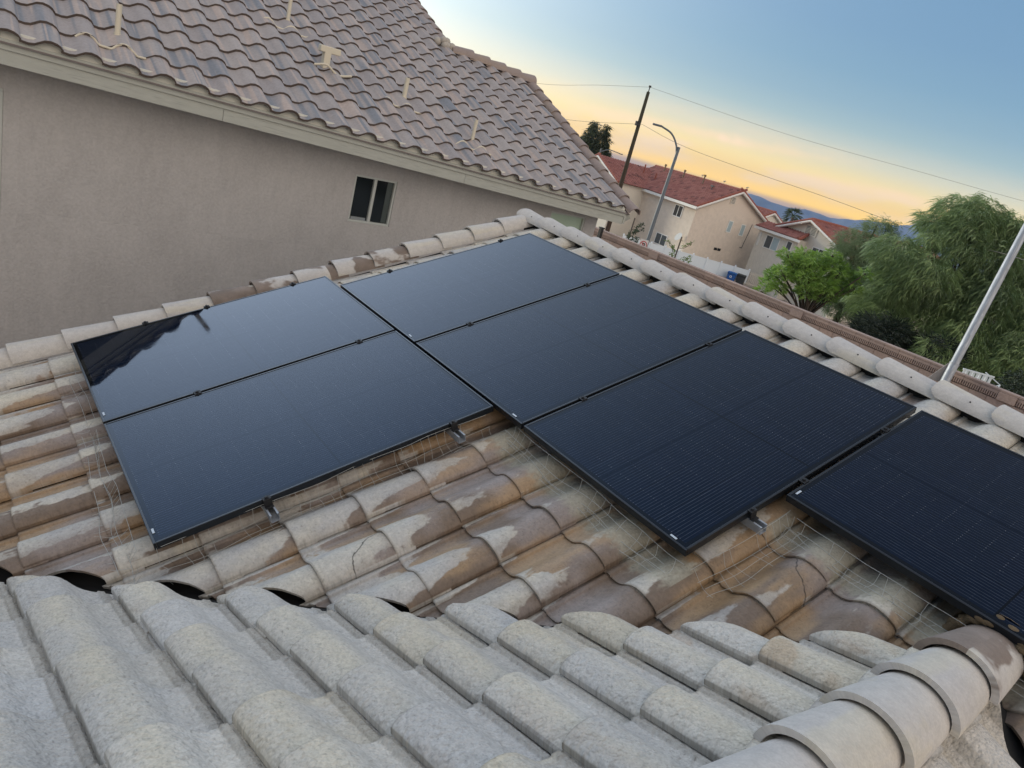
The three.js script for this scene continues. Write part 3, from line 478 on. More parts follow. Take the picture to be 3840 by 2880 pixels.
  for (let k = 0; k < 5; k++) { const z = ZC - 0.22 + k * 0.345, p = surf(XR1, z, 0.03); part('ridge_cap', capGeometry(p, [0, SLN, 1], [1, 0, 0], [0, 1, 0], { len: 0.42, r0: 0.14, r1: 0.122, drop: 0.03, hh: 0.95, n: 10, uvo: [k * 0.6, k * 0.2] }), matRidgeN, roof); }
  { const R = rng(8), b = []; for (let i = 0; i < 16; i++) { const p = surf(XR1 + 0.04 - 0.1 * R(), ZS - 0.1 + 0.28 * R(), 0.05 + 0.1 * R()), g = new THREE.IcosahedronGeometry(0.04 + 0.03 * R(), 1); g.translate(...p); b.push(g); } part('mortar', b, std(0.42, 0.38, 0.33, 0.95), roof); }
  // vent pipes and flashings
  const lead = matPipe;
  for (const [x, z, h, r] of [[-3.285, -0.727, 0.31, 0.026], [-4.93, -2.885, 0.30, 0.024], [-3.92, -4.13, 0.285, 0.03], [-3.417, -4.961, 0.285, 0.024]]) {
    const p = surf(x, z, 0.03), v = part('vent_pipe', [new THREE.CylinderGeometry(r, r, h + 0.06, 14).translate(p[0], p[1] + h / 2 - 0.03, p[2]), new THREE.CylinderGeometry(r * 1.18, r * 1.35, 0.08, 14).translate(p[0], p[1] + 0.02, p[2])], matPipe, neigh);
    const q = []; for (let i = 0; i <= 16; i++) { const zz = z + 0.36 - i * 0.036, t = ((0.246 + zz) % NW + NW * 9) % NW, yy = t < 0.19 ? 0.066 * Math.sin(Math.PI * t / 0.19) ** 0.8 : 0; const pp = surf(x + 0.19, zz, 0.03 + yy); q.push(pp); }
    part('flashing', tube(q, 0.012, 40, 5), lead, v);
  }
  { const p = surf(-4.1, -3.1, 0.04); const v = part('flue_vent', [rbox(0.09, 0.2, 0.085, p[0], p[1] + 0.08, p[2], 0.01), rbox(0.09, 0.075, 0.26, p[0], p[1] + 0.2, p[2] - 0.03, 0.012)], matPipe, neigh); part('flashing', tube([[p[0] + 0.16, p[1] - 0.0, p[2] + 0.2], [p[0] + 0.17, p[1] + 0.03, p[2] + 0.05], [p[0] + 0.17, p[1] - 0.05, p[2] - 0.1], [p[0] + 0.17, p[1] - 0.02, p[2] - 0.28]], 0.014, 20, 5), lead, v); }
}

// ---------------------------------------------------------------- ground, hills
const groundY = r => r < 21 ? GROUND : r < 60 ? mix(GROUND, -5.35, (r - 21) / 39) : -5.35 - (r - 60) * 0.02;
{
  const cx = 4.94, cz = 0.76, radii = [0, 4, 8, 14, 21, 25, 30, 36, 44, 52, 60, 75, 100, 150, 250, 450, 900, 1800, 3200, 5600], n = 96, pos = [], uv = [], idx = [];
  radii.forEach(r => { for (let i = 0; i <= n; i++) { const a = i / n * 2 * Math.PI, x = cx + r * Math.cos(a), z = cz + r * Math.sin(a); pos.push(x, groundY(r) + (r > 22 && r < 400 ? 0.12 * (noise(x * 0.2 + 90, z * 0.2 + 90) - 0.5) : 0), z); uv.push(x / 6, z / 6); } });
  for (let r = 0; r < radii.length - 1; r++) for (let i = 0; i < n; i++) { const a = r * (n + 1) + i, b = a + n + 1; idx.push(a, a + 1, b + 1, a, b + 1, b); }
  const g = new THREE.BufferGeometry(); g.setAttribute('position', new THREE.Float32BufferAttribute(pos, 3)); g.setAttribute('uv', new THREE.Float32BufferAttribute(uv, 2)); g.setIndex(idx); g.computeVertexNormals();
  const t = colorTex(512, 512, (x, y) => { const m = 0.75 + 0.5 * fbm(x * 40, y * 40, 4) * (0.8 + 0.4 * noise(x * 5, y * 5)); return [0.30 * m, 0.24 * m, 0.20 * m]; }, true);
  struct('ground', [g], new THREE.MeshStandardMaterial({ map: t, roughness: 1 }));
  // distant mountain range
  const prof = [[20, -1.0], [35, -1.1], [48, -1.0], [52, -0.8], [54, -0.42], [54.67, -0.30], [55.3, -0.18], [56, -0.2], [57, -0.33], [58.06, -0.36], [58.8, -0.3], [59.31, -0.17], [60.2, -0.2], [61, -0.27], [62.48, 0.0], [63.3, 0.22], [63.91, 0.31], [65.12, 0.40], [65.92, 0.61], [66.84, 1.15], [68.44, 1.5], [70, 1.7], [74, 2.1], [80, 1.9], [95, 1.2], [130, 0.9]];
  const peak = az => { let i = 0; while (i < prof.length - 2 && az > prof[i + 1][0]) i++; const t = clamp((az - prof[i][0]) / (prof[i + 1][0] - prof[i][0])); return mix(prof[i][1], prof[i + 1][1], sstep(0, 1, t)); };
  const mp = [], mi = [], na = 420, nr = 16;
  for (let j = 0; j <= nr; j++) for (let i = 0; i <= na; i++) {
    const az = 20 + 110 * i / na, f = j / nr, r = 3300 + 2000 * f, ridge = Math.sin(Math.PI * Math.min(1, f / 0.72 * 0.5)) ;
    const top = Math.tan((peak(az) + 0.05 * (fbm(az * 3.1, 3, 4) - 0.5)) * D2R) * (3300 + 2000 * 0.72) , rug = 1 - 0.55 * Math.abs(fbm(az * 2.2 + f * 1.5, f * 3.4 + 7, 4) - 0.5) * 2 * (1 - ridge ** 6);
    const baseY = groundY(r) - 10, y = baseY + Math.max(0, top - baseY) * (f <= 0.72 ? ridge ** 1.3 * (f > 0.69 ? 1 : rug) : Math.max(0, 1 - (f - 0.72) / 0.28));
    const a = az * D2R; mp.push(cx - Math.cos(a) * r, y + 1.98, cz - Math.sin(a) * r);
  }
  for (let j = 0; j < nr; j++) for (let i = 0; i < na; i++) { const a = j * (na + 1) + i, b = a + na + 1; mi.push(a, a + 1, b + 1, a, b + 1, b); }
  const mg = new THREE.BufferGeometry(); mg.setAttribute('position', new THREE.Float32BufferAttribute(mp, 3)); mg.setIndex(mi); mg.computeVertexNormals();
  const hills = shade(new THREE.Mesh(mg, std(0.115, 0.14, 0.185, 1))); hills.name = 'hills'; hills.userData = { kind: 'structure', label: 'distant mountain range' }; scene.add(hills);  // blue of the distant haze is put into the rock colour
}
scene.fog = new THREE.FogExp2(new THREE.Color(0.20, 0.45, 1.0), 4.5e-5);

// ---------------------------------------------------------------- block wall
{
  const zw = -18.83, top = -0.715, x0 = -15.2, pitch = 0.406, w = thing('block_wall', 'long low brown block wall with a fluted course behind the ridge', 'wall', [x0, GROUND, zw]);
  const bt = k => colorTex(128, 64, (x, y) => { const m = 0.8 + 0.4 * fbm(x * 14 + k * 9, y * 8, 4); const c = mix3([0.31, 0.225, 0.19], [0.255, 0.19, 0.165], hash(k, 2)); return c.map(q => q * m * (0.9 + 0.2 * hash(k, 4))); });
  const mats = [0, 1, 2, 3].map(k => new THREE.MeshStandardMaterial({ map: bt(k), roughness: 0.95 }));
  const plain = rbox(pitch - 0.008, 0.192, 0.2, 0, 0, 0, 0.006), flut = mergeGeometries([rbox(pitch - 0.008, 0.192, 0.18, 0, 0, -0.01, 0.006).toNonIndexed(), ...Array.from({ length: 8 }, (_, i) => rbox(0.027, 0.108, 0.07, -0.174 + i * 0.0497, -0.028, 0.1, 0.004).toNonIndexed()), box(pitch - 0.008, 0.066, 0.055, 0, 0.061, 0.1).toNonIndexed()]), cap = rbox(pitch - 0.006, 0.05, 0.25, 0, 0, 0, 0.008);
  const n = 58, H = top - GROUND;
  for (let i = 0; i < n; i++) {
    const x = (i + 0.5) * pitch; let m = mats[Math.floor(hash(i, 1) * 4)];
    const c = part('cap_block', cap, m, w); c.position.set(x, H - 0.025, 0);
    const pil = i % 14 === 9; const f = part('block', pil ? plain : flut, mats[Math.floor(hash(i, 7) * 4)], w); f.position.set(x, H - 0.15, pil ? 0.03 : 0); if (pil) f.scale.z = 1.25;
    for (let r = 1; r < 3; r++) { m = mats[Math.floor(hash(i, r + 9) * 4)]; const b = part('block', plain, m, w); b.position.set(x + (r % 2 ? pitch / 2 : 0), H - 0.15 - 0.2 * r, 0); }
  }
  part('wall_base', box(n * pitch, H - 0.655, 0.19, n * pitch / 2, (H - 0.655) / 2, 0), mats[0], w);
}

// ---------------------------------------------------------------- houses across the street
const matCream = new THREE.MeshStandardMaterial({ map: colorTex(256, 256, (x, y) => { const m = 0.9 + 0.2 * fbm(x * 40, y * 40, 4); return [0.66 * m, 0.57 * m, 0.48 * m]; }, true), roughness: 0.95 });
const matCreamLt = new THREE.MeshStandardMaterial({ map: colorTex(256, 256, (x, y) => { const m = 0.9 + 0.2 * fbm(x * 40, y * 40, 4); return [0.64 * m, 0.59 * m, 0.51 * m]; }, true), roughness: 0.95 });
const matWhiteTrim = std(0.74, 0.72, 0.68, 0.7), matGlassFar = std(0.06, 0.075, 0.085, 0.12), matGlassDk = std(0.016, 0.02, 0.024, 0.12), matBlind = std(0.36, 0.45, 0.47, 0.5), matRed = std(1, 1, 1, 0.85, { vertexColors: true }), matRedTrim = std(0.26, 0.085, 0.06, 0.9);
function redTiles(len, slope, pitch, seed) {                         // local: x 0..len, rises towards -z from z = 0
  const cols = Math.round(len / 0.3), rows = Math.round(slope / 0.34), w = len / cols, e = slope / rows, c = Math.cos(pitch), s = Math.sin(pitch), pos = [], col = [], idx = [], A = [[0, 0.0], [0.25, 0.055], [0.5, 0.06], [0.72, 0.012], [1, 0.0]];
  for (let r = 0; r < rows; r++) for (let k = 0; k < cols; k++) {
    const h = hash(k, r, seed), h2 = hash(k, r, seed + 1), C = mix3([0.22, 0.075, 0.06], [0.30, 0.12, 0.095], h).map(q => q * (h2 > 0.93 ? 0.55 : 1)), b = pos.length / 3;
    for (const [v, lift] of [[0, -0.03], [0, 0.03], [1, 0.0]]) for (const [t, y] of A) { const x = (k + t) * w, u = (r + v) * e, hh = y + lift; pos.push(x, u * s + hh * c, -u * c + hh * s); const q = v === 0 && lift < 0 ? 0.6 : 1; col.push(C[0] * q, C[1] * q, C[2] * q); }
    for (let q = 0; q < 2; q++) for (let i = 0; i < 4; i++) { const p = b + q * 5 + i; idx.push(p, p + 1, p + 6, p, p + 6, p + 5); }
  }
  const g = new THREE.BufferGeometry(); g.setAttribute('position', new THREE.Float32BufferAttribute(pos, 3)); g.setAttribute('color', new THREE.Float32BufferAttribute(col, 3)); g.setIndex(idx); g.computeVertexNormals(); return g;
}
function raw(name, g, m, parent) { const q = shade(new THREE.Mesh(g, m)); q.name = numbered(name); parent.add(q); return q; }
function winOn(parent, x, y, w, h, face, z, glass, two = true) {      // face 'z': on a wall facing +z at depth z; 'x': on a wall facing +x
  const f = 0.07, bars = [], B = (bw, bh, px, py, d = 0.07) => bars.push(face === 'z' ? box(bw, bh, d, px, py, z + 0.012) : box(d, bh, bw, z + 0.012, py, -px));
  B(w, f, x, y + h / 2 - f / 2); B(w, f, x, y - h / 2 + f / 2); B(f, h - 2 * f, x - w / 2 + f / 2, y); B(f, h - 2 * f, x + w / 2 - f / 2, y); if (two) B(f, h - 2 * f, x, y, 0.06);
  const o = part('window', bars, matWhiteTrim, parent);
  for (const s of two ? [-1, 1] : [0]) { const pw = two ? (w - 3 * f) / 2 : w - 2 * f, px = x + s * (pw + f) / 2; part('pane', face === 'z' ? box(pw, h - 2 * f, 0.02, px, y, z + 0.015) : box(0.02, h - 2 * f, pw, z + 0.015, y, -px), glass[s > 0 ? 1 : 0], o); }
  return o;
}
const ST = -13 * D2R;
// body with its ridge along local x; right end face at x = 0, front face at z = 0
function longHouse(name, label, pos, L, W, eave, rise, wallMat, seed, over = 0.35) {
  const o = thing(name, label, 'house', pos, ST), pitch = Math.atan(rise / (W / 2)), sl = (W / 2 + over) / Math.cos(pitch);
  part('wall', [box(L, eave + 3, W, -L / 2, (eave - 3) / 2, -W / 2), (() => { const s = new THREE.Shape(); s.moveTo(0, 0); s.lineTo(W, 0); s.lineTo(W / 2, rise - 0.06); s.closePath(); const g = new THREE.ExtrudeGeometry(s, { depth: L, bevelEnabled: false }); g.rotateY(Math.PI / 2); g.translate(-L, eave, 0); return g; })()], wallMat, o);
  const roof = part('roof', [quad([-L - over, eave - over * Math.tan(pitch) + 0.02, over], [over, eave - over * Math.tan(pitch) + 0.02, over], [over, eave + rise + 0.02, -W / 2], [-L - over, eave + rise + 0.02, -W / 2]), quad([over, eave - over * Math.tan(pitch) + 0.02, -W - over], [-L - over, eave - over * Math.tan(pitch) + 0.02, -W - over], [-L - over, eave + rise + 0.02, -W / 2], [over, eave + rise + 0.02, -W / 2])], matRedTrim, o);
  const t = raw('tile_field', redTiles(L + 2 * over, sl, pitch, seed), matRed, roof); t.position.set(-L - over, eave - over * Math.tan(pitch) + 0.04, over); t.userData.kind = 'stuff';
  const caps = []; for (let x = -L - over; x < over; x += 0.36) caps.push(new THREE.CylinderGeometry(0.13, 0.11, 0.4, 8).rotateZ(Math.PI / 2).translate(x + 0.2, eave + rise + 0.05, -W / 2));
  for (const sg of [1, -1]) for (let u = 0; u < sl; u += 0.36) caps.push(new THREE.CylinderGeometry(0.105, 0.125, 0.4, 8).rotateX(-sg * (Math.PI / 2 - pitch)).translate(over - 0.05, eave - over * Math.tan(pitch) + 0.05 + (u + 0.18) * Math.sin(pitch), -W / 2 + sg * (W / 2 + over - (u + 0.18) * Math.cos(pitch))));
  raw('cap_tiles', mergeGeometries(caps.map(g => g.toNonIndexed())), matRedTrim, roof).userData.kind = 'stuff';
  const y0 = eave - over * Math.tan(pitch) - 0.1;
  part('fascia_board', box(L + 2 * over, 0.22, 0.06, -L / 2, y0, over), matWhiteTrim, o);
  for (const sg of [1, -1]) part('barge_board', bar([over, y0 + 0.02, -W / 2 + sg * (W / 2 + over)], [over, eave + rise - 0.09, -W / 2], 0.13, 0.13, 4), matWhiteTrim, o);
  return o;
}
const G60 = -5.35;
{
  const h = longHouse('street_house', 'long cream two storey house with red tile roof behind the street lamp', [-34.2, G60, -49.39], 12.6, 7.7, G60 * -1 - 0.15, 1.95, matCream, 101);
  const y = v => -G60 - 0.33 + v;
  winOn(h, -10.45, y(-0.98), 1.25, 1.02, 'z', 0, [matGlassFar, matBlind]); winOn(h, -5.03, y(-0.6), 0.5, 0.42, 'z', 0, [matGlassFar], false); winOn(h, -2.28, y(-0.83), 1.2, 1.03, 'z', 0, [matGlassDk, matGlassDk]); winOn(h, -3.35, y(-3.6), 1.7, 1.0, 'z', 0, [matGlassFar, matGlassFar]);
  winOn(h, 3.98, y(-0.92), 0.52, 1.02, 'x', 0, [matBlind], false); winOn(h, 5.46, y(-0.97), 0.52, 1.02, 'x', 0, [matBlind], false);
  for (const zz of [3.35, 3.75]) { const v = part('vent', box(0.04, 0.22, 0.34, 0.01, y(-3.0), -zz), matGlassDk, h); }
  const gv = part('gable_vent', box(0.06, 0.62, 0.5, 0.02, y(1.2), -3.4), matCreamLt, h); for (let i = 0; i < 5; i++) part('louvre', box(0.03, 0.035, 0.36, 0.06, y(1.0) + i * 0.1, -3.4), matGlassFar, gv);
  part('conduit', [bar([0.03, y(-0.3), -6.35], [0.03, y(-2.45), -6.1], 0.02), bar([0.03, y(-2.45), -6.1], [0.03, y(-2.4), -5.85], 0.02)], matGlassFar, h);
  for (const [x, zz, hh] of [[-10.6, -3.3, 0.65], [-7.2, -3.1, 0.62], [-4.1, -3.0, 0.68]]) part('vent_pipe', [bar([x, y(1.45), zz], [x, y(1.45) + hh + 0.4, zz], 0.06), bar([x, y(1.45) + hh + 0.3, zz], [x, y(1.45) + hh + 0.48, zz], 0.11)], std(0.16, 0.12, 0.08, 0.8), h);
  part('vent_pipe', [bar([-2.2, y(1.0), -2.6], [-2.2, y(1.85), -2.6], 0.04), box(0.3, 0.14, 0.2, -2.2, y(1.87), -2.6), box(0.5, 0.12, 0.5, -2.2, y(1.08), -2.6)], std(0.10, 0.10, 0.10, 0.8), h);
  for (const [x, zz] of [[-8.2, -6], [-5.4, -6.4], [-2.0, -6.2]]) part('aerial', [bar([x, y(0.8), zz], [x, y(2.55), zz], 0.018), bar([x - 0.12, y(2.5), zz], [x + 0.12, y(2.56), zz], 0.05)], std(0.35, 0.30, 0.24, 0.6), h);
  part('satellite_dish', [new THREE.CylinderGeometry(0.38, 0.3, 0.06, 20).rotateX(1.1).translate(-0.55, y(-2.75), 0.45), bar([-0.55, y(-2.8), 0.4], [-0.55, y(-3.0), 0.0], 0.03)], std(0.5, 0.5, 0.48, 0.6), h);
}
{ // gable facing the street beyond the utility pole
  const base = -5.9, o = thing('street_house', 'pale gable with red roof far left beyond the wooden utility pole', 'house', [-46.66, base, -49.17], ST);
  const Y = v => 1.44 - base + v, W = 4.1, over = 0.35, rise = 1.75, pitch = Math.atan(rise / 4.5), D = 5.6, sl = 4.5 / Math.cos(pitch), sh = new THREE.Shape(); sh.moveTo(-W, 0); sh.lineTo(W, 0); sh.lineTo(W, Y(-rise)); sh.lineTo(0, Y(-0.12)); sh.lineTo(-W, Y(-rise)); sh.closePath();
  const g = new THREE.ExtrudeGeometry(sh, { depth: D, bevelEnabled: false }); g.translate(0, 0, -D); part('wall', [g, box(2 * W, 3, D, 0, -1.5, -D / 2)], matCreamLt, o);
  const roof = part('roof', [quad([-4.5, Y(-rise), over], [0, Y(-0.02), over], [0, Y(-0.02), -D], [-4.5, Y(-rise), -D]), quad([4.5, Y(-rise), -D], [0, Y(-0.02), -D], [0, Y(-0.02), over], [4.5, Y(-rise), over])], matRedTrim, o);
  for (const sg of [1, -1]) { const t = raw('tile_field', redTiles(D + over, sl, pitch, 300 + sg), matRed, roof); t.userData.kind = 'stuff'; t.rotation.y = sg > 0 ? Math.PI / 2 : -Math.PI / 2; t.position.set(sg * 4.5, Y(-rise + 0.02), sg > 0 ? over : -D); }
  const caps = []; for (const sg of [1, -1]) for (let u = 0.1; u < sl; u += 0.36) caps.push(new THREE.CylinderGeometry(0.11, 0.13, 0.4, 8).rotateZ(sg * (Math.PI / 2 - pitch)).translate(sg * (4.5 - u * Math.cos(pitch)), Y(-rise + 0.06) + u * Math.sin(pitch), over - 0.05));
  raw('cap_tiles', mergeGeometries(caps.map(q => q.toNonIndexed())), matRedTrim, roof).userData.kind = 'stuff';
  for (const sg of [1, -1]) part('barge_board', bar([sg * 4.5, Y(-rise - 0.1), over], [0, Y(-0.13), over], 0.12, 0.12, 4), matWhiteTrim, o);
  for (const [x, y, z] of [[1.6, -0.5, -4], [3.0, -1.0, -4.5]]) part('vent_pipe', bar([x, Y(y), z], [x, Y(y + 0.8), z], 0.07), matRedTrim, o);
}
{
  const h = longHouse('street_house', 'red roof with small white gable between the two nearest cream houses', [-39.4, -5.9, -64.6], 11, 5.6, 5.0, 1.5, matCreamLt, 171, 0.25);
  part('vent_pipe', bar([-3.2, 6.4, -2.6], [-3.2, 7.1, -2.6], 0.04), matRedTrim, h);
}
{ // gabled house on the right: gable faces the street
  const base = -5.5, o = thing('street_house', 'white gabled house with louvred vent and red roof behind the bright green tree', 'house', [-26.41, base, -54.03], ST);
  const Y = v => 1.2 - base + v, W = 4.55, over = 0.4, pitch = Math.atan(1.85 / 5.0), D = 11, sl = 5.0 / Math.cos(pitch), s = new THREE.Shape(); s.moveTo(-W, 0); s.lineTo(W, 0); s.lineTo(W, Y(-1.78)); s.lineTo(0, Y(-0.12)); s.lineTo(-W, Y(-1.78)); s.closePath();
  const g = new THREE.ExtrudeGeometry(s, { depth: D, bevelEnabled: false }); g.translate(0, 0, -D); part('wall', [g, box(2 * W, 3, D, 0, -1.5, -D / 2)], matCreamLt, o);
  const roof = part('roof', [quad([-5, Y(-1.88), over], [0, Y(-0.02), over], [0, Y(-0.02), -D], [-5, Y(-1.88), -D]), quad([5, Y(-1.88), -D], [0, Y(-0.02), -D], [0, Y(-0.02), over], [5, Y(-1.88), over])], matRedTrim, o);
  for (const sg of [1, -1]) { const t = raw('tile_field', redTiles(D + over, sl, pitch, 200 + sg), matRed, roof); t.userData.kind = 'stuff'; t.rotation.y = sg > 0 ? Math.PI / 2 : -Math.PI / 2; t.position.set(sg * 5, Y(-1.86), sg > 0 ? over : -D); }
  const caps = []; for (let z = over; z > -D; z -= 0.36) caps.push(new THREE.CylinderGeometry(0.12, 0.14, 0.4, 8).rotateX(Math.PI / 2).translate(0, Y(0.03), z - 0.2));
  for (const sg of [1, -1]) for (let u = 0.1; u < sl; u += 0.36) caps.push(new THREE.CylinderGeometry(0.11, 0.13, 0.4, 8).rotateZ(sg * (Math.PI / 2 - pitch)).translate(sg * (5 - u * Math.cos(pitch)), Y(-1.82) + u * Math.sin(pitch), over - 0.05));
  raw('cap_tiles', mergeGeometries(caps.map(q => q.toNonIndexed())), matRedTrim, roof).userData.kind = 'stuff';
  for (const sg of [1, -1]) part('barge_board', bar([sg * 5, Y(-1.98), over], [0, Y(-0.13), over], 0.12, 0.12, 4), matWhiteTrim, o);
  // projecting bay with a lean-to roof
  part('bay_wall', box(4.5, Y(-1.72) + 3, 0.9, -2.2, (Y(-1.72) - 3) / 2, 0.45), matCreamLt, o);
  const lr = part('bay_roof', [quad([-4.75, Y(-1.72), 1.25], [0.45, Y(-1.72), 1.25], [-0.35, Y(-1.18), 0.0], [-4.75, Y(-1.18), 0.0])], matRedTrim, o); const lt = raw('tile_field', redTiles(4.6, 1.36, 0.41, 231), matRed, lr); lt.position.set(-4.75, Y(-1.70), 1.25); lt.userData.kind = 'stuff';
  raw('cap_tiles', mergeGeometries([0, 1, 2, 3].map(i => new THREE.CylinderGeometry(0.12, 0.14, 0.42, 8).rotateX(-1.15).translate(0.3 - i * 0.12, Y(-1.6) + i * 0.13, 1.1 - i * 0.32).toNonIndexed())), matRedTrim, lr).userData.kind = 'stuff';
  part('fascia_board', box(5.3, 0.2, 0.05, -2.15, Y(-1.83), 1.27), matWhiteTrim, o);
  winOn(o, -2.6, Y(-2.66), 1.62, 1.1, 'z', 0.9, [matGlassFar, matBlind]); winOn(o, -0.72, Y(-2.42), 0.62, 0.75, 'z', 0.9, [matGlassFar], false); winOn(o, -4.12, Y(-2.66), 0.16, 1.1, 'z', 0.9, [matBlind], false); winOn(o, 1.5, Y(-2.3), 1.4, 0.8, 'z', 0, [matGlassFar, matGlassDk]);
  const gv = part('gable_vent', box(1.32, 0.86, 0.06, 0.02, Y(-0.82), 0.03), matCreamLt, o); for (const sx of [-1, 1]) for (let i = 0; i < 6; i++) part('louvre', box(0.46, 0.055, 0.05, 0.02 + sx * 0.28, Y(-1.1) + i * 0.105, 0.07), i % 1 ? matGlassFar : std(0.20, 0.19, 0.17, 0.8), gv);
  // second gable behind
  const s2 = new THREE.Shape(); s2.moveTo(-3, 0); s2.lineTo(3, 0); s2.lineTo(0, 1.15); s2.closePath(); const g2 = new THREE.ExtrudeGeometry(s2, { depth: 3, bevelEnabled: false }); g2.translate(4.0, Y(-0.95), -9); const bk = part('rear_gable', g2, matCreamLt, o);
  part('roof', [quad([0.8, Y(-1.0), -5.8], [4, Y(0.27), -5.8], [4, Y(0.27), -9], [0.8, Y(-1.0), -9]), quad([7.2, Y(-1.0), -9], [4, Y(0.27), -9], [4, Y(0.27), -5.8], [7.2, Y(-1.0), -5.8]), bar([0.8, Y(-1.0), -5.8], [4, Y(0.26), -5.8], 0.16), bar([7.2, Y(-1.0), -5.8], [4, Y(0.26), -5.8], 0.16)], matRedTrim, bk);
  part('vent_pipe', bar([4.6, Y(0), -8], [4.75, Y(1.1), -8], 0.14), matRedTrim, o); part('vent_pipe', bar([3.4, Y(0), -8], [3.45, Y(0.75), -8], 0.06), matRedTrim, o);
}

// ---------------------------------------------------------------- white fence, bins
{
  const A = V(-36.72, 0, -44.59), B = V(-29.55, 0, -52.7), f = thing('vinyl_fence', 'white vinyl panel fence in front of the long cream house', 'fence', [A.x, -5.15, A.z], 0), d = B.clone().sub(A), L = d.length(); f.rotation.y = Math.atan2(-d.z, d.x);
  const white = std(0.70, 0.76, 0.80, 0.5), n = Math.round(L / 1.22), w = L / n, pg = box(w - 0.13, 0.98, 0.04, 0, 0.55, 0), po = mergeGeometries([box(0.12, 1.2, 0.12, 0, 0.6, 0).toNonIndexed(), new THREE.ConeGeometry(0.10, 0.07, 4).rotateY(Math.PI / 4).translate(0, 1.235, 0).toNonIndexed()]), ra = box(w - 0.13, 0.09, 0.06, 0, 1.07, 0);
  for (let i = 0; i <= n; i++) { const q = part('post', po, white, f); q.position.x = i * w; if (i < n) { const r = part('rail', ra, white, f), p = part('panel', pg, white, f); r.position.x = p.position.x = (i + 0.5) * w; } }
  const gt = thing('picket_gate', 'small beige picket gate at the right end of the white fence', 'gate', [B.x + 0.1, -5.3, B.z - 0.1], f.rotation.y);
  for (let i = 0; i < 7; i++) part('picket', box(0.055, 1.15, 0.03, 0.1 + i * 0.15, 0.62, 0), matCreamLt, gt); for (const y of [0.2, 1.05]) part('rail', box(1.1, 0.06, 0.035, 0.55, y, -0.03), matCreamLt, gt);
}
function bin(label, col, pos, turn, mark) {
  const b = thing('wheeled_bin', label, 'bin', pos, turn), s = new THREE.Shape(); s.moveTo(-0.25, 0); s.lineTo(0.25, 0); s.lineTo(0.33, 0.72); s.lineTo(-0.33, 0.72); s.closePath(); const g = new THREE.ExtrudeGeometry(s, { depth: 0.5, bevelEnabled: true, bevelSize: 0.03, bevelThickness: 0.05, bevelSegments: 2 }); g.translate(0, 0.06, -0.25); const m = std(...col, 0.5);
  part('body', g, m, b); part('lid', [rbox(0.76, 0.06, 0.74, 0, 0.85, 0.02, 0.03), rbox(0.66, 0.05, 0.5, 0, 0.9, 0, 0.02)], std(col[0] * 1.5, col[1] * 1.5, col[2] * 1.3, 0.45), b); part('handle', box(0.6, 0.04, 0.05, 0, 0.84, -0.42), m, b);
  for (const x of [-0.28, 0.28]) part('wheel', new THREE.CylinderGeometry(0.11, 0.11, 0.06, 14).rotateZ(Math.PI / 2).translate(x, 0.11, -0.28), matBlack, b);
  if (mark) part('recycling_mark', [new THREE.TorusGeometry(0.075, 0.022, 6, 12).translate(-0.02, 0.55, 0.335)], std(0.75, 0.8, 0.85, 0.5), b);
}
bin('blue wheeled recycling bin beside the white fence', [0.012, 0.085, 0.30], [-29.95, -5.36, -51.15], 0.5, true);
bin('dark grey wheeled bin half behind the blue bin', [0.03, 0.034, 0.036], [-29.55, -5.37, -51.95], 0.5, false);

// ---------------------------------------------------------------- poles, lamps, wires, sign
const matLampPole = std(0.13, 0.15, 0.17, 0.5, { metalness: 0.3 });
{
  const b = [-12.1, groundY(26), -18.95 - 0.55], t = [-13.3, 2.75, -20.47], o = thing('street_lamp', 'street lamp with curved arm standing before the long cream house', 'street lamp', [-12.86, groundY(26), -19.9]);
  const rel = p => [p[0] + 12.86, p[1] - groundY(26), p[2] + 19.9], H = 2.75 - groundY(26), px = [-0.44 * 0.0, 0, 0];
  part('pole', bar([0, 0, 0], [-0.44 + 0.1, H, -0.57 + 0.1], 0.085, 0.055, 12), matLampPole, o);
  const top = V(-0.44 + 0.1, H, -0.57 + 0.1), arm = [[top.x, H - 0.30, top.z], [top.x - 0.08, H + 0.05, top.z + 0.09], [top.x - 0.30, H + 0.37, top.z + 0.26], [top.x - 0.62, H + 0.52, top.z + 0.52]];
  part('arm', tube(arm, 0.032, 24, 8), matLampPole, o);
  const e = arm[3]; part('lamp_head', rbox(0.36, 0.07, 0.14, 0, 0, 0, 0.03).rotateY(-Math.atan2(0.26, -0.32) + Math.PI).translate(e[0] - 0.12, e[1] + 0.0, e[2] + 0.1), matLampPole, o);
}
{
  const o = thing('street_lamp', 'tiny distant street lamp arching over the far red roof', 'street lamp', [-52, -6.3, -54]);
  part('pole', bar([0, 0, 0], [0, 8.35, 0], 0.10, 0.06), matLampPole, o); part('arm', tube([[0, 8.0, 0], [0.5, 8.4, -0.6], [1.3, 8.35, -1.5]], 0.04, 16, 6), matLampPole, o); part('lamp_head', rbox(0.4, 0.1, 0.2, 1.4, 8.33, -1.6, 0.04), matLampPole, o);
}
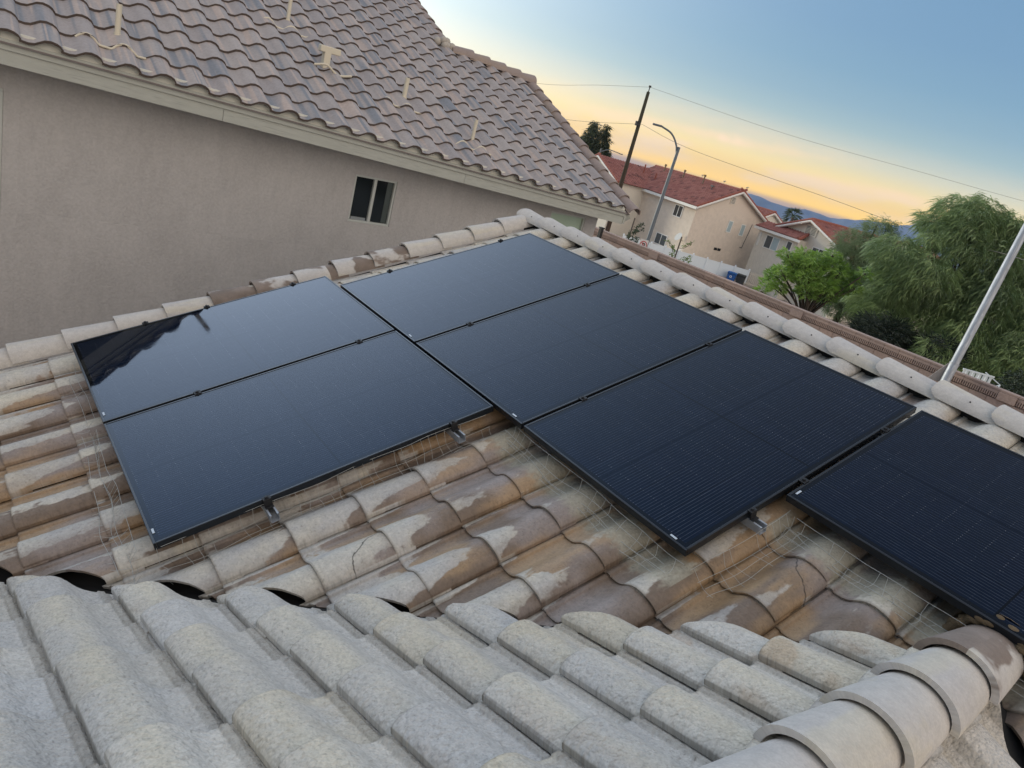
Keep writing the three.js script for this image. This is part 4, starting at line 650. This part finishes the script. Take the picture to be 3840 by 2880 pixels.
{ // no parking sign
  const t = (() => { const c = document.createElement('canvas'); c.width = 256; c.height = 320; const g = c.getContext('2d'); g.fillStyle = '#d9d4cf'; g.fillRect(0, 0, 256, 320); g.fillStyle = '#1c1c22'; g.font = 'bold 190px sans-serif'; g.textAlign = 'center'; g.textBaseline = 'middle'; g.fillText('P', 134, 166); g.strokeStyle = '#b5343a'; g.lineWidth = 24; g.beginPath(); g.arc(128, 160, 104, 0, 7); g.stroke(); g.beginPath(); g.moveTo(55, 87); g.lineTo(201, 233); g.stroke(); const x = new THREE.CanvasTexture(c); x.colorSpace = THREE.SRGBColorSpace; return x; })();
  const o = thing('parking_sign', 'white no parking sign with a red crossed circle on the lamp pole', 'sign', [-12.40, -0.74, -19.24]); o.rotation.y = 0.72;
  part('plate', rbox(0.30, 0.40, 0.006, 0, 0, 0, 0.003), std(0.5, 0.5, 0.5, 0.5), o); part('face', new THREE.PlaneGeometry(0.296, 0.396).translate(0, 0, 0.006), new THREE.MeshStandardMaterial({ map: t, roughness: 0.5 }), o);
}
{
  const wood = new THREE.MeshStandardMaterial({ map: colorTex(64, 512, (x, y) => { const m = 0.6 + 0.8 * fbm(x * 14, y * 30, 4); return mix3([0.055, 0.03, 0.02].map(q => q * m), [0.05, 0.05, 0.032].map(q => q * m), y); }), roughness: 0.95 });
  const b = [-30.15, groundY(52), -35.75], top = [-32.95, 6.4, -38.5], o = thing('utility_pole', 'dark wooden utility pole rising beyond the purple tiled roof', 'utility pole', [top[0] + 1.0, groundY(50), top[2] + 0.9]);
  const T = [-1.0, 6.4 - groundY(50), -0.9]; part('pole', bar([0, -0.2, 0], T, 0.19, 0.115, 12), wood, o); part('insulator', [bar(T, [T[0], T[1] + 0.35, T[2]], 0.035), bar([T[0], T[1] + 0.3, T[2]], [T[0], T[1] + 0.42, T[2]], 0.09)], matBlack, o);
  part('bracket', box(0.14, 0.3, 0.3, T[0] * 0.8 + 0.05, T[1] * 0.8 + 0.1, T[2] * 0.8 + 0.22), matBlack, o);
  const w = std(0.12, 0.11, 0.10, 0.8);
  const wires = [['upper power line running right from the pole top', [[-32.95, 6.72, -38.5], [-26.17, 6.2, -45.85], [-19.73, 6.2, -52.99], [-14.76, 6.2, -58.45], [-4, 6.6, -70]]], ['upper power line running left from the pole top behind the roof', [[-32.95, 6.72, -38.5], [-35.01, 6.0, -36.01], [-37.67, 4.97, -32.56], [-44, 4.4, -25]]],
    ['lower cable running right and down past the large feathery tree', [[-32.2, 4.25, -38.1], [-28.75, 3.58, -38.53], [-17.0, 2.72, -38.47], [-8.27, 2.2, -32.05], [-4.17, 2.25, -27.15], [-1.52, 2.15, -23.67], [2, 2.2, -19]]], ['lower cable running left from the pole toward the purple roof', [[-32.2, 4.25, -38.1], [-35.62, 3.18, -33.89], [-44, 2.4, -24]]]];
  wires.forEach(([l, p], i) => { const q = thing('overhead_wire', l, 'wire', p[0]); part('cable', tube(p.map(v => v.map((c, k) => c - p[0][k])), i < 2 ? 0.009 : 0.011, 60, 5), w, q); });
}
{ // galvanised pole on the right
  const b = [-1.36, GROUND, -18.55], t = [-1.98, 5.4, -20.65 - 0.35], o = thing('metal_pole', 'thick galvanised metal pole leaning over the ridge at the right edge', 'pole', [-1.18, GROUND, -18.05]);
  const joint = [-0.24, 2.98, -0.80], topP = [-0.86, 9.6, -2.9 - 0.35];
  const rel = (p) => { const q = [cam0.x + (p[0] - cam0.x) * 0.966, cam0.y + (p[1] - cam0.y) * 0.966, cam0.z + (p[2] - cam0.z) * 0.966]; return [q[0] + 1.18, q[1] - GROUND, q[2] + 18.05]; }, cam0 = { x: 4.9424, y: 1.9817, z: 0.7553 }, J = rel([-1.47, -0.62, -19.18]), T = rel([-1.83, 2.87, -20.57]), K = [J[0] + (T[0] - J[0]) * 1.8, J[1] + (T[1] - J[1]) * 1.8, J[2] + (T[2] - J[2]) * 1.8], Bs = [J[0] + (J[0] - T[0]) * 0.86, 0, J[2] + (J[2] - T[2]) * 0.86];
  part('pole', bar(J, K, 0.098, 0.088, 24), matGalv, o); part('sleeve', bar(Bs, J, 0.108, 0.104, 24), matGalv, o); part('collar', bar([J[0], J[1] - 0.02, J[2]], [J[0] - 0.001, J[1] + 0.015, J[2] - 0.004], 0.112, 0.112, 24), matGalv, o);
  const s = new THREE.Shape(); s.moveTo(0, 0); s.lineTo(-0.34, -0.62); s.lineTo(0.0, -0.62); s.closePath(); const g = new THREE.ExtrudeGeometry(s, { depth: 0.02, bevelEnabled: false }); g.rotateY(0.55); g.translate(J[0] - 0.05, J[1] + 0.10, J[2] + 0.02); part('gusset', g, std(0.30, 0.27, 0.25, 0.6), o);
}
{ // white lattice pieces and rod below the feathery tree
  const wh = std(0.66, 0.72, 0.74, 0.5), o = thing('lattice_panel', 'white slatted panel lying right of the galvanised pole', 'panel', [-1.75, -1.35, -21.0], 0.9);
  for (let i = 0; i < 9; i++) part('slat', box(0.07, 0.42, 0.02, i * 0.095, 0.24, -0.02 * (i % 2)), wh, o); part('rail', box(0.9, 0.04, 0.03, 0.38, 0.46, 0.02), wh, o); part('rail', box(0.9, 0.04, 0.03, 0.38, 0.06, 0.02), wh, o);
  const r = thing('bracket_rod', 'thin white rod with a claw end below the white slatted panel', 'rod', [-1.53, -0.95, -21.9]); part('rod', [bar([0, 0.06, 0], [0.36, -0.16, -0.34], 0.014), bar([0.36, -0.16, -0.34], [0.36, -0.25, -0.3], 0.02), bar([0.36, -0.16, -0.34], [0.29, -0.22, -0.32], 0.012)], wh, r);
}

// ---------------------------------------------------------------- trees and shrubs
const bark = std(0.055, 0.042, 0.032, 0.95), barkLt = std(0.12, 0.10, 0.085, 0.95);
function sprayGeometry(n, len, wid, droop, seed) {                    // a twig spray of thin leaflets hanging outward along +x
  const R = rng(seed), pos = [];
  for (let i = 0; i < n; i++) {
    const a = (R() - 0.5) * 2.2, e = (R() - 0.3) * 1.0, l = len * (0.55 + 0.7 * R()), o = [R() * len * 0.35, (R() - 0.5) * len * 0.3, (R() - 0.5) * len * 0.5], d = [Math.cos(a) * Math.cos(e), Math.sin(e), Math.sin(a) * Math.cos(e)], w = wid * (0.6 + 0.8 * R()), tw = R() * 3;
    const mid = [o[0] + d[0] * l * 0.55, o[1] + d[1] * l * 0.55 - droop * l * 0.2, o[2] + d[2] * l * 0.55], tip = [o[0] + d[0] * l, o[1] + d[1] * l - droop * l * 0.75, o[2] + d[2] * l], n1 = [Math.sin(tw) * w * 0.5, Math.cos(tw) * w * 0.5, Math.sin(tw + 1) * w * 0.5];
    pos.push(...o, mid[0] + n1[0], mid[1] + n1[1], mid[2] + n1[2], mid[0] - n1[0], mid[1] - n1[1], mid[2] - n1[2], mid[0] + n1[0], mid[1] + n1[1], mid[2] + n1[2], ...tip, mid[0] - n1[0], mid[1] - n1[1], mid[2] - n1[2]);
  }
  const g = new THREE.BufferGeometry(); g.setAttribute('position', new THREE.Float32BufferAttribute(pos, 3)); g.computeVertexNormals(); return g;
}
function leafMat(r, g, b) { return new THREE.MeshPhysicalMaterial({ color: new THREE.Color().setRGB(r, g, b), roughness: 0.8, transmission: 0.3, thickness: 0, side: THREE.DoubleSide }); }
const matLeaf = leafMat(1, 1, 1);
// clumps: [x, y, z, radius, tint 0..1]; sprays hang around each clump
function crown(parent, clumps, per, spray, colA, colB, seed, sc = 1, flat = 0.75) {
  let count = 0; for (const c of clumps) count += Math.round(per * c[3] * c[3]); const m = new THREE.InstancedMesh(spray, matLeaf, count), R = rng(seed), q = new THREE.Quaternion(), M = new THREE.Matrix4(), col = new THREE.Color(); let i = 0;
  for (const [x, y, z, r, tint] of clumps) { const k = Math.round(per * r * r); for (let j = 0; j < k; j++) {
    const th = R() * 2 * Math.PI, cz = R() * 2 - 1, rr = r * (0.35 + 0.68 * R() ** 0.6), s = Math.sqrt(1 - cz * cz), p = V(x + Math.cos(th) * s * rr, y + cz * rr * flat, z + Math.sin(th) * s * rr);
    q.setFromEuler(new THREE.Euler((R() - 0.5) * 0.8, -th + (R() - 0.5) * 1.2, (R() - 0.5) * 0.9 + 0.25 * cz)); const S = sc * (0.7 + 0.6 * R()); M.compose(p, q, V(S, S, S)); m.setMatrixAt(i, M);
    const t = clamp(tint + (R() - 0.5) * 0.5), C = mix3(colA, colB, t); col.setRGB(C[0], C[1], C[2]); m.setColorAt(i, col); i++; } }
  m.name = numbered('crown'); shade(m); m.userData.kind = 'stuff'; parent.add(m); return m;
}
function limbs(parent, base, nodes, mat, r0) { const g = []; for (const n of nodes) { const mid = [mix(base[0], n[0], 0.45) + 0.1 * n[3], mix(base[1], n[1], 0.55), mix(base[2], n[2], 0.4)]; g.push(tube([base, mid, n.slice(0, 3)], r0 * (0.25 + 0.3 * (n[4] ?? 0.5)), 10, 6)); } return part('branch', g, mat, parent); }
const cam = camera.position, scaleOut = (p, k) => [cam.x + (p[0] - cam.x) * k, cam.y + (p[1] - cam.y) * k, cam.z + (p[2] - cam.z) * k];
// screen-aligned sideways direction near the trees, used only to lay the real positions out
const RT = V(0.601, 0, -0.799), FW = V(-0.799, 0, -0.601);
{
  const g0 = groundY(30), o = thing('feathery_tree', 'large feathery green tree with drooping foliage beside the galvanised pole', 'tree', [-5.9, g0, -29.2]), R = rng(91), cl = [];
  const H = -g0; // height of y = 0 above the base
  const put = (r, y, f, rad, t) => cl.push([RT.x * r + FW.x * f, y + H, RT.z * r + FW.z * f, rad, t]);
  put(-0.9, 3.2, 0, 0.95, 0.45); put(-0.1, 3.35, 0.2, 0.9, 0.4); put(0.8, 2.9, 0.2, 0.95, 0.35); put(1.7, 2.6, 0, 0.85, 0.4); put(-1.6, 2.6, 0.2, 0.6, 0.5); put(-0.7, 2.3, -0.3, 1.05, 0.4); put(0.5, 2.0, -0.3, 1.1, 0.3); put(1.9, 1.8, 0, 0.9, 0.3); put(2.7, 1.4, 0.2, 0.9, 0.35); for (const c of cl) c[3] *= 0.86; for (let i = 0; i < 26; i++) { const a = R() * 3.14; put(0.5 + Math.cos(a) * (2.0 + 0.7 * R()), 1.3 + Math.sin(a) * (1.7 + 0.6 * R()), (R() - 0.5), 0.2 + 0.22 * R(), 0.4 + 0.5 * R()); }
  for (let i = 0; i < 20; i++) put(-2.7 + 6.6 * R(), 1.7 - 2.3 * R(), -0.8 + 1.8 * R(), 0.6 + 0.45 * R(), R() * 0.7);
  for (let i = 0; i < 17; i++) put(-1.9 + 6.2 * R(), -0.4 - 2.1 * R(), -1.2 + 1.5 * R(), 0.5 + 0.4 * R(), 0.25 + 0.75 * R());
  for (let i = 0; i < 9; i++) put(-2.9 + 1.3 * R(), 1.3 - 3.2 * R(), -0.6 + 0.9 * R(), 0.45 + 0.35 * R(), 0.3 + 0.4 * R()); put(-0.95, -1.6, -1.9, 0.55, 1); put(0.3, -2.2, -2.2, 0.5, 1); put(2.3, -1.2, -1.6, 0.7, 0.8); put(3.2, -0.2, -0.6, 0.9, 0.6);
  crown(o, cl, 400, sprayGeometry(13, 0.34, 0.016, 0.8, 5), [0.115, 0.185, 0.075], [0.28, 0.385, 0.145], 92, 1, 0.78);
  part('trunk', tube([[0, -0.1, 0], [0.15, 1.2, 0.1], [0.0, 2.4, -0.1]], 0.2, 12, 8), bark, o); limbs(o, [0, 2.2, -0.1], cl.slice(0, 22).map((c, i) => [c[0], c[1], c[2], (i % 3) - 1, (i % 4) / 4]), bark, 0.09);
}
{
  const g0 = groundY(34), p = scaleOut([-8.15, 0, -26.35], 1.2), o = thing('feathery_tree', 'grey green feathery tree standing left behind the largest tree', 'tree', [p[0], g0, p[2]]), R = rng(31), cl = [], H = -g0; const put = (r, y, f, rad, t) => cl.push([RT.x * r + FW.x * f, y + H, RT.z * r + FW.z * f, rad, t]);
  put(0.1, 1.55, 0, 0.8, 0.4); put(-0.6, 1.0, 0, 0.85, 0.4); put(0.7, 0.9, 0, 0.8, 0.35); put(0.0, 2.05, 0.1, 0.38, 0.6); put(0.45, 2.25, 0, 0.25, 0.6); put(1.4, 1.15, 0.2, 0.7, 0.3);
  for (let i = 0; i < 16; i++) put(-1.3 + 3.0 * R(), 0.5 - 2.4 * R(), -0.6 + 1.2 * R(), 0.6 + 0.4 * R(), 0.2 + 0.4 * R());
  crown(o, cl, 400, sprayGeometry(12, 0.32, 0.017, 0.7, 7), [0.13, 0.19, 0.09], [0.25, 0.33, 0.15], 93, 1, 0.8);
  part('trunk', tube([[0, -0.1, 0], [-0.1, 1.2, 0.05], [0.05, 2.6, 0]], 0.15, 12, 8), bark, o); limbs(o, [0, 2.4, 0], cl.slice(0, 10).map((c, i) => [c[0], c[1], c[2], (i % 3) - 1, (i % 4) / 4]), bark, 0.08);
}
{
  const p = [-8.82, groundY(27), -24.8], o = thing('spreading_tree', 'bright green spreading tree with a dark crooked trunk before the white gabled house', 'tree', p), R = rng(17), cl = [], H = -p[1]; const put = (r, y, f, rad, t) => cl.push([RT.x * r + FW.x * f, y + H, RT.z * r + FW.z * f, rad, t]);
  put(-0.1, 0.25, 0, 0.62, 0.7); put(-0.75, -0.02, 0, 0.6, 0.85); put(0.55, 0.25, 0.1, 0.6, 0.5); put(1.05, 0.05, 0.2, 0.5, 0.35); put(-1.25, -0.45, 0, 0.5, 0.9); put(-0.5, -0.45, -0.3, 0.65, 0.9); put(0.2, -0.35, -0.3, 0.65, 0.65); put(0.85, -0.4, 0, 0.6, 0.3); put(-1.6, -0.95, 0, 0.36, 0.9); put(-1.15, -1.0, 0.1, 0.42, 0.8); put(1.3, -0.35, 0.3, 0.45, 0.25); put(-0.2, -0.85, -0.2, 0.45, 0.6); put(0.6, -0.85, 0, 0.5, 0.3); put(-1.75, -1.3, 0, 0.3, 0.8); put(-0.7, 0.42, 0.1, 0.35, 0.7); put(0.35, 0.62, 0.1, 0.3, 0.6); for (const c of cl) c[3] *= 0.72; for (let i = 0; i < 22; i++) put(-1.6 + 3.3 * R(), 0.55 - 1.5 * R() - 0.25 * R(), -0.5 + 1.0 * R(), 0.16 + 0.18 * R(), 0.4 + 0.6 * R());
  crown(o, cl, 800, sprayGeometry(12, 0.19, 0.022, 0.3, 11), [0.07, 0.16, 0.03], [0.28, 0.45, 0.075], 18, 1, 0.72);
  part('trunk', tube([[0.1, -0.1, 0.05], [-0.05, 0.9, 0], [RT.x * 0.2, 1.9, RT.z * 0.2], [RT.x * 0.05, 2.4, RT.z * 0.05]], 0.15, 16, 8), bark, o);
  limbs(o, [RT.x * 0.15, 1.85, RT.z * 0.15], cl.map((c, i) => [c[0], c[1], c[2], (i % 3) - 1, (i % 4) / 4]), bark, 0.085);
}
{ // dark palm-like and shrub mass behind the wall
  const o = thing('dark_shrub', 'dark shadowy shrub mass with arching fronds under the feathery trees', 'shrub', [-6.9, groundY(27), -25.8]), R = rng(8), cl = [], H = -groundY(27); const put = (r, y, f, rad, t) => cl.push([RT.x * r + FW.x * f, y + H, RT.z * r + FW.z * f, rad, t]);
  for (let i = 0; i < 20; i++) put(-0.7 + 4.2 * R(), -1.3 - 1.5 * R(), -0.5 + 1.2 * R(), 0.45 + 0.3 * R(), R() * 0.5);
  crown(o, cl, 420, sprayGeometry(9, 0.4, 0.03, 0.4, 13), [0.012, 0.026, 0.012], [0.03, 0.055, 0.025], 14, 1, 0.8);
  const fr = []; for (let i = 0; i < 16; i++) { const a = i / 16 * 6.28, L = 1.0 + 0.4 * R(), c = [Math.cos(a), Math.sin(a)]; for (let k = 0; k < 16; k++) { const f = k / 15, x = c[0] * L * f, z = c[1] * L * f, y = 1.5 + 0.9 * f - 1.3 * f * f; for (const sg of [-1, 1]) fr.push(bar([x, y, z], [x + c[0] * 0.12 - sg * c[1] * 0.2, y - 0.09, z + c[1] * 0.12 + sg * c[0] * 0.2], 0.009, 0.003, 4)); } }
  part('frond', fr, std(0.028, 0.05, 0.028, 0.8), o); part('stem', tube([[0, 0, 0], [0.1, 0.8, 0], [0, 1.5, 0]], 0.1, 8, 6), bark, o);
}
{
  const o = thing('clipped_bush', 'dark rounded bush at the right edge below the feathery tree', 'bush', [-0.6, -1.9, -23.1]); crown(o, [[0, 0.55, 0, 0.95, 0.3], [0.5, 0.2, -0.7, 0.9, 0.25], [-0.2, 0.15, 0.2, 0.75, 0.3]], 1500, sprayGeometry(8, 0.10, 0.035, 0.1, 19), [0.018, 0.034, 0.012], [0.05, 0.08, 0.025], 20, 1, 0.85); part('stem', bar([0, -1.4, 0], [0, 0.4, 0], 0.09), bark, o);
}
function sapling(label, base, pts, seed, colA, colB, n = 130) {
  const o = thing('young_tree', label, 'tree', base), R = rng(seed), tips = []; const g = [tube([[0, -0.2, 0], [0.02, pts * 0.5, 0.02], [0, pts, 0]], 0.028, 10, 5)];
  for (let i = 0; i < 14; i++) { const h = pts * (0.42 + 0.5 * i / 14), a = R() * 6.28, l = 0.24 + 0.34 * R(), e = [Math.cos(a) * l, h + 0.16 + 0.2 * R(), Math.sin(a) * l]; g.push(tube([[0, h, 0], [e[0] * 0.5, h + 0.06, e[2] * 0.5], e], 0.009, 6, 4)); tips.push([[0, h, 0], e]); }
  part('trunk', g, barkLt, o);
  const s = new THREE.Shape(); s.moveTo(0, 0); s.quadraticCurveTo(0.5, 0.35, 1, 0); s.quadraticCurveTo(0.5, -0.35, 0, 0); const leaf = new THREE.ShapeGeometry(s, 3), m = new THREE.InstancedMesh(leaf, matLeaf, n * 3), M = new THREE.Matrix4(), q = new THREE.Quaternion(), c = new THREE.Color();
  for (let i = 0; i < n * 3; i++) { const [a, b] = tips[Math.floor(R() * tips.length)], f = 0.3 + 0.75 * R(), p = V(mix(a[0], b[0], f) + 0.08 * (R() - 0.5), mix(a[1], b[1], f) + 0.08 * (R() - 0.5), mix(a[2], b[2], f) + 0.08 * (R() - 0.5)); q.setFromEuler(new THREE.Euler(R() * 6, R() * 6, R() * 6)); const S = 0.06 + 0.06 * R(); M.compose(p, q, V(S, S, S)); m.setMatrixAt(i, M); const C = mix3(colA, colB, R()); c.setRGB(...C); m.setColorAt(i, c); }
  m.name = numbered('crown'); m.userData.kind = 'stuff'; shade(m); o.add(m);
}
{
  const a = scaleOut([-12.27, -0.72, -18.25], 1.1), b = scaleOut([-11.07, -0.89, -19.48], 1.08);
  sapling('dark leaved young tree behind the wall left of the parking sign', [a[0], groundY(27) , a[2]], -groundY(27) - 0.05, 3, [0.03, 0.055, 0.03], [0.07, 0.10, 0.05], 240);
  sapling('light green young tree behind the wall right of the parking sign', [b[0], groundY(27), b[2]], -groundY(27) - 0.2, 6, [0.10, 0.17, 0.04], [0.21, 0.30, 0.09], 190);
}
{
  const mk = (label, p, h, r, seed) => { const o = thing('distant_tree', label, 'tree', p), R = rng(seed), cl = []; cl.push([0, h, 0, r * 0.35, 0.4], [0, h * 0.88, 0, r * 0.55, 0.4]); for (let i = 0; i < 9; i++) { const a = R() * 6.28, q = r * 0.62 * R(); cl.push([Math.cos(a) * q, h * (0.55 + 0.25 * R()), Math.sin(a) * q, r * 0.5, R() * 0.7]); } crown(o, cl, 260 / r, sprayGeometry(10, 0.75, 0.09, 0.9, seed + 2), [0.022, 0.04, 0.02], [0.07, 0.09, 0.035], seed, 1, 0.9); part('trunk', bar([0, 0, 0], [0, h * 0.8, 0], 0.25, 0.12), bark, o); };
  mk('dark bushy tree on the skyline right of the purple roof', [-64.2, -6.2, -64.7], 10.2, 2.6, 71); mk('small tree top just showing over the purple roof edge', [-66.8, -6.2, -62.4], 8.6, 1.3, 73);
}
{
  const o = thing('palm_tree', 'fan palm standing before the blue mountains', 'palm', [-57.8, -7, -102.5]), R = rng(4); part('trunk', bar([0, 0, 0], [0, 7.0, 0], 0.28, 0.22, 10), barkLt, o); const fr = [];
  for (let i = 0; i < 34; i++) { const a = R() * 6.28, e = 1.35 - 2.1 * (i / 34), L = 1.5 + 0.4 * R(), d = V(Math.cos(a) * Math.cos(e), Math.sin(e), Math.sin(a) * Math.cos(e)), sd = V(-Math.sin(a), 0, Math.cos(a)), c = V(0, 7.2, 0); for (let k = -3; k <= 3; k++) { const t = d.clone().multiplyScalar(L).addScaledVector(sd, k * 0.22).add(V(0, -0.25 - 0.08 * Math.abs(k), 0)).add(c), b0 = d.clone().multiplyScalar(L * 0.45).add(c); fr.push(bar(b0.toArray(), t.toArray(), 0.06, 0.012, 3)); } fr.push(bar(c.toArray(), d.clone().multiplyScalar(L * 0.46).add(c).toArray(), 0.03, 0.03, 3)); }
  part('frond', fr, std(0.05, 0.075, 0.035, 0.8), o);
}
{ // dark post and small things by the house corner
  const o = thing('gate_post', 'black metal post at the left end of the block wall', 'post', [-13.3, GROUND, -17.9]); part('post', box(0.12, 3.05, 0.12, 0, 1.52, 0), matBlack, o); part('cap', box(0.16, 0.04, 0.16, 0, 3.07, 0), matBlack, o);
}
scene.traverse(o => { if (o.isMesh) o.castShadow = o.receiveShadow = true; });
renderer.render(scene, camera);
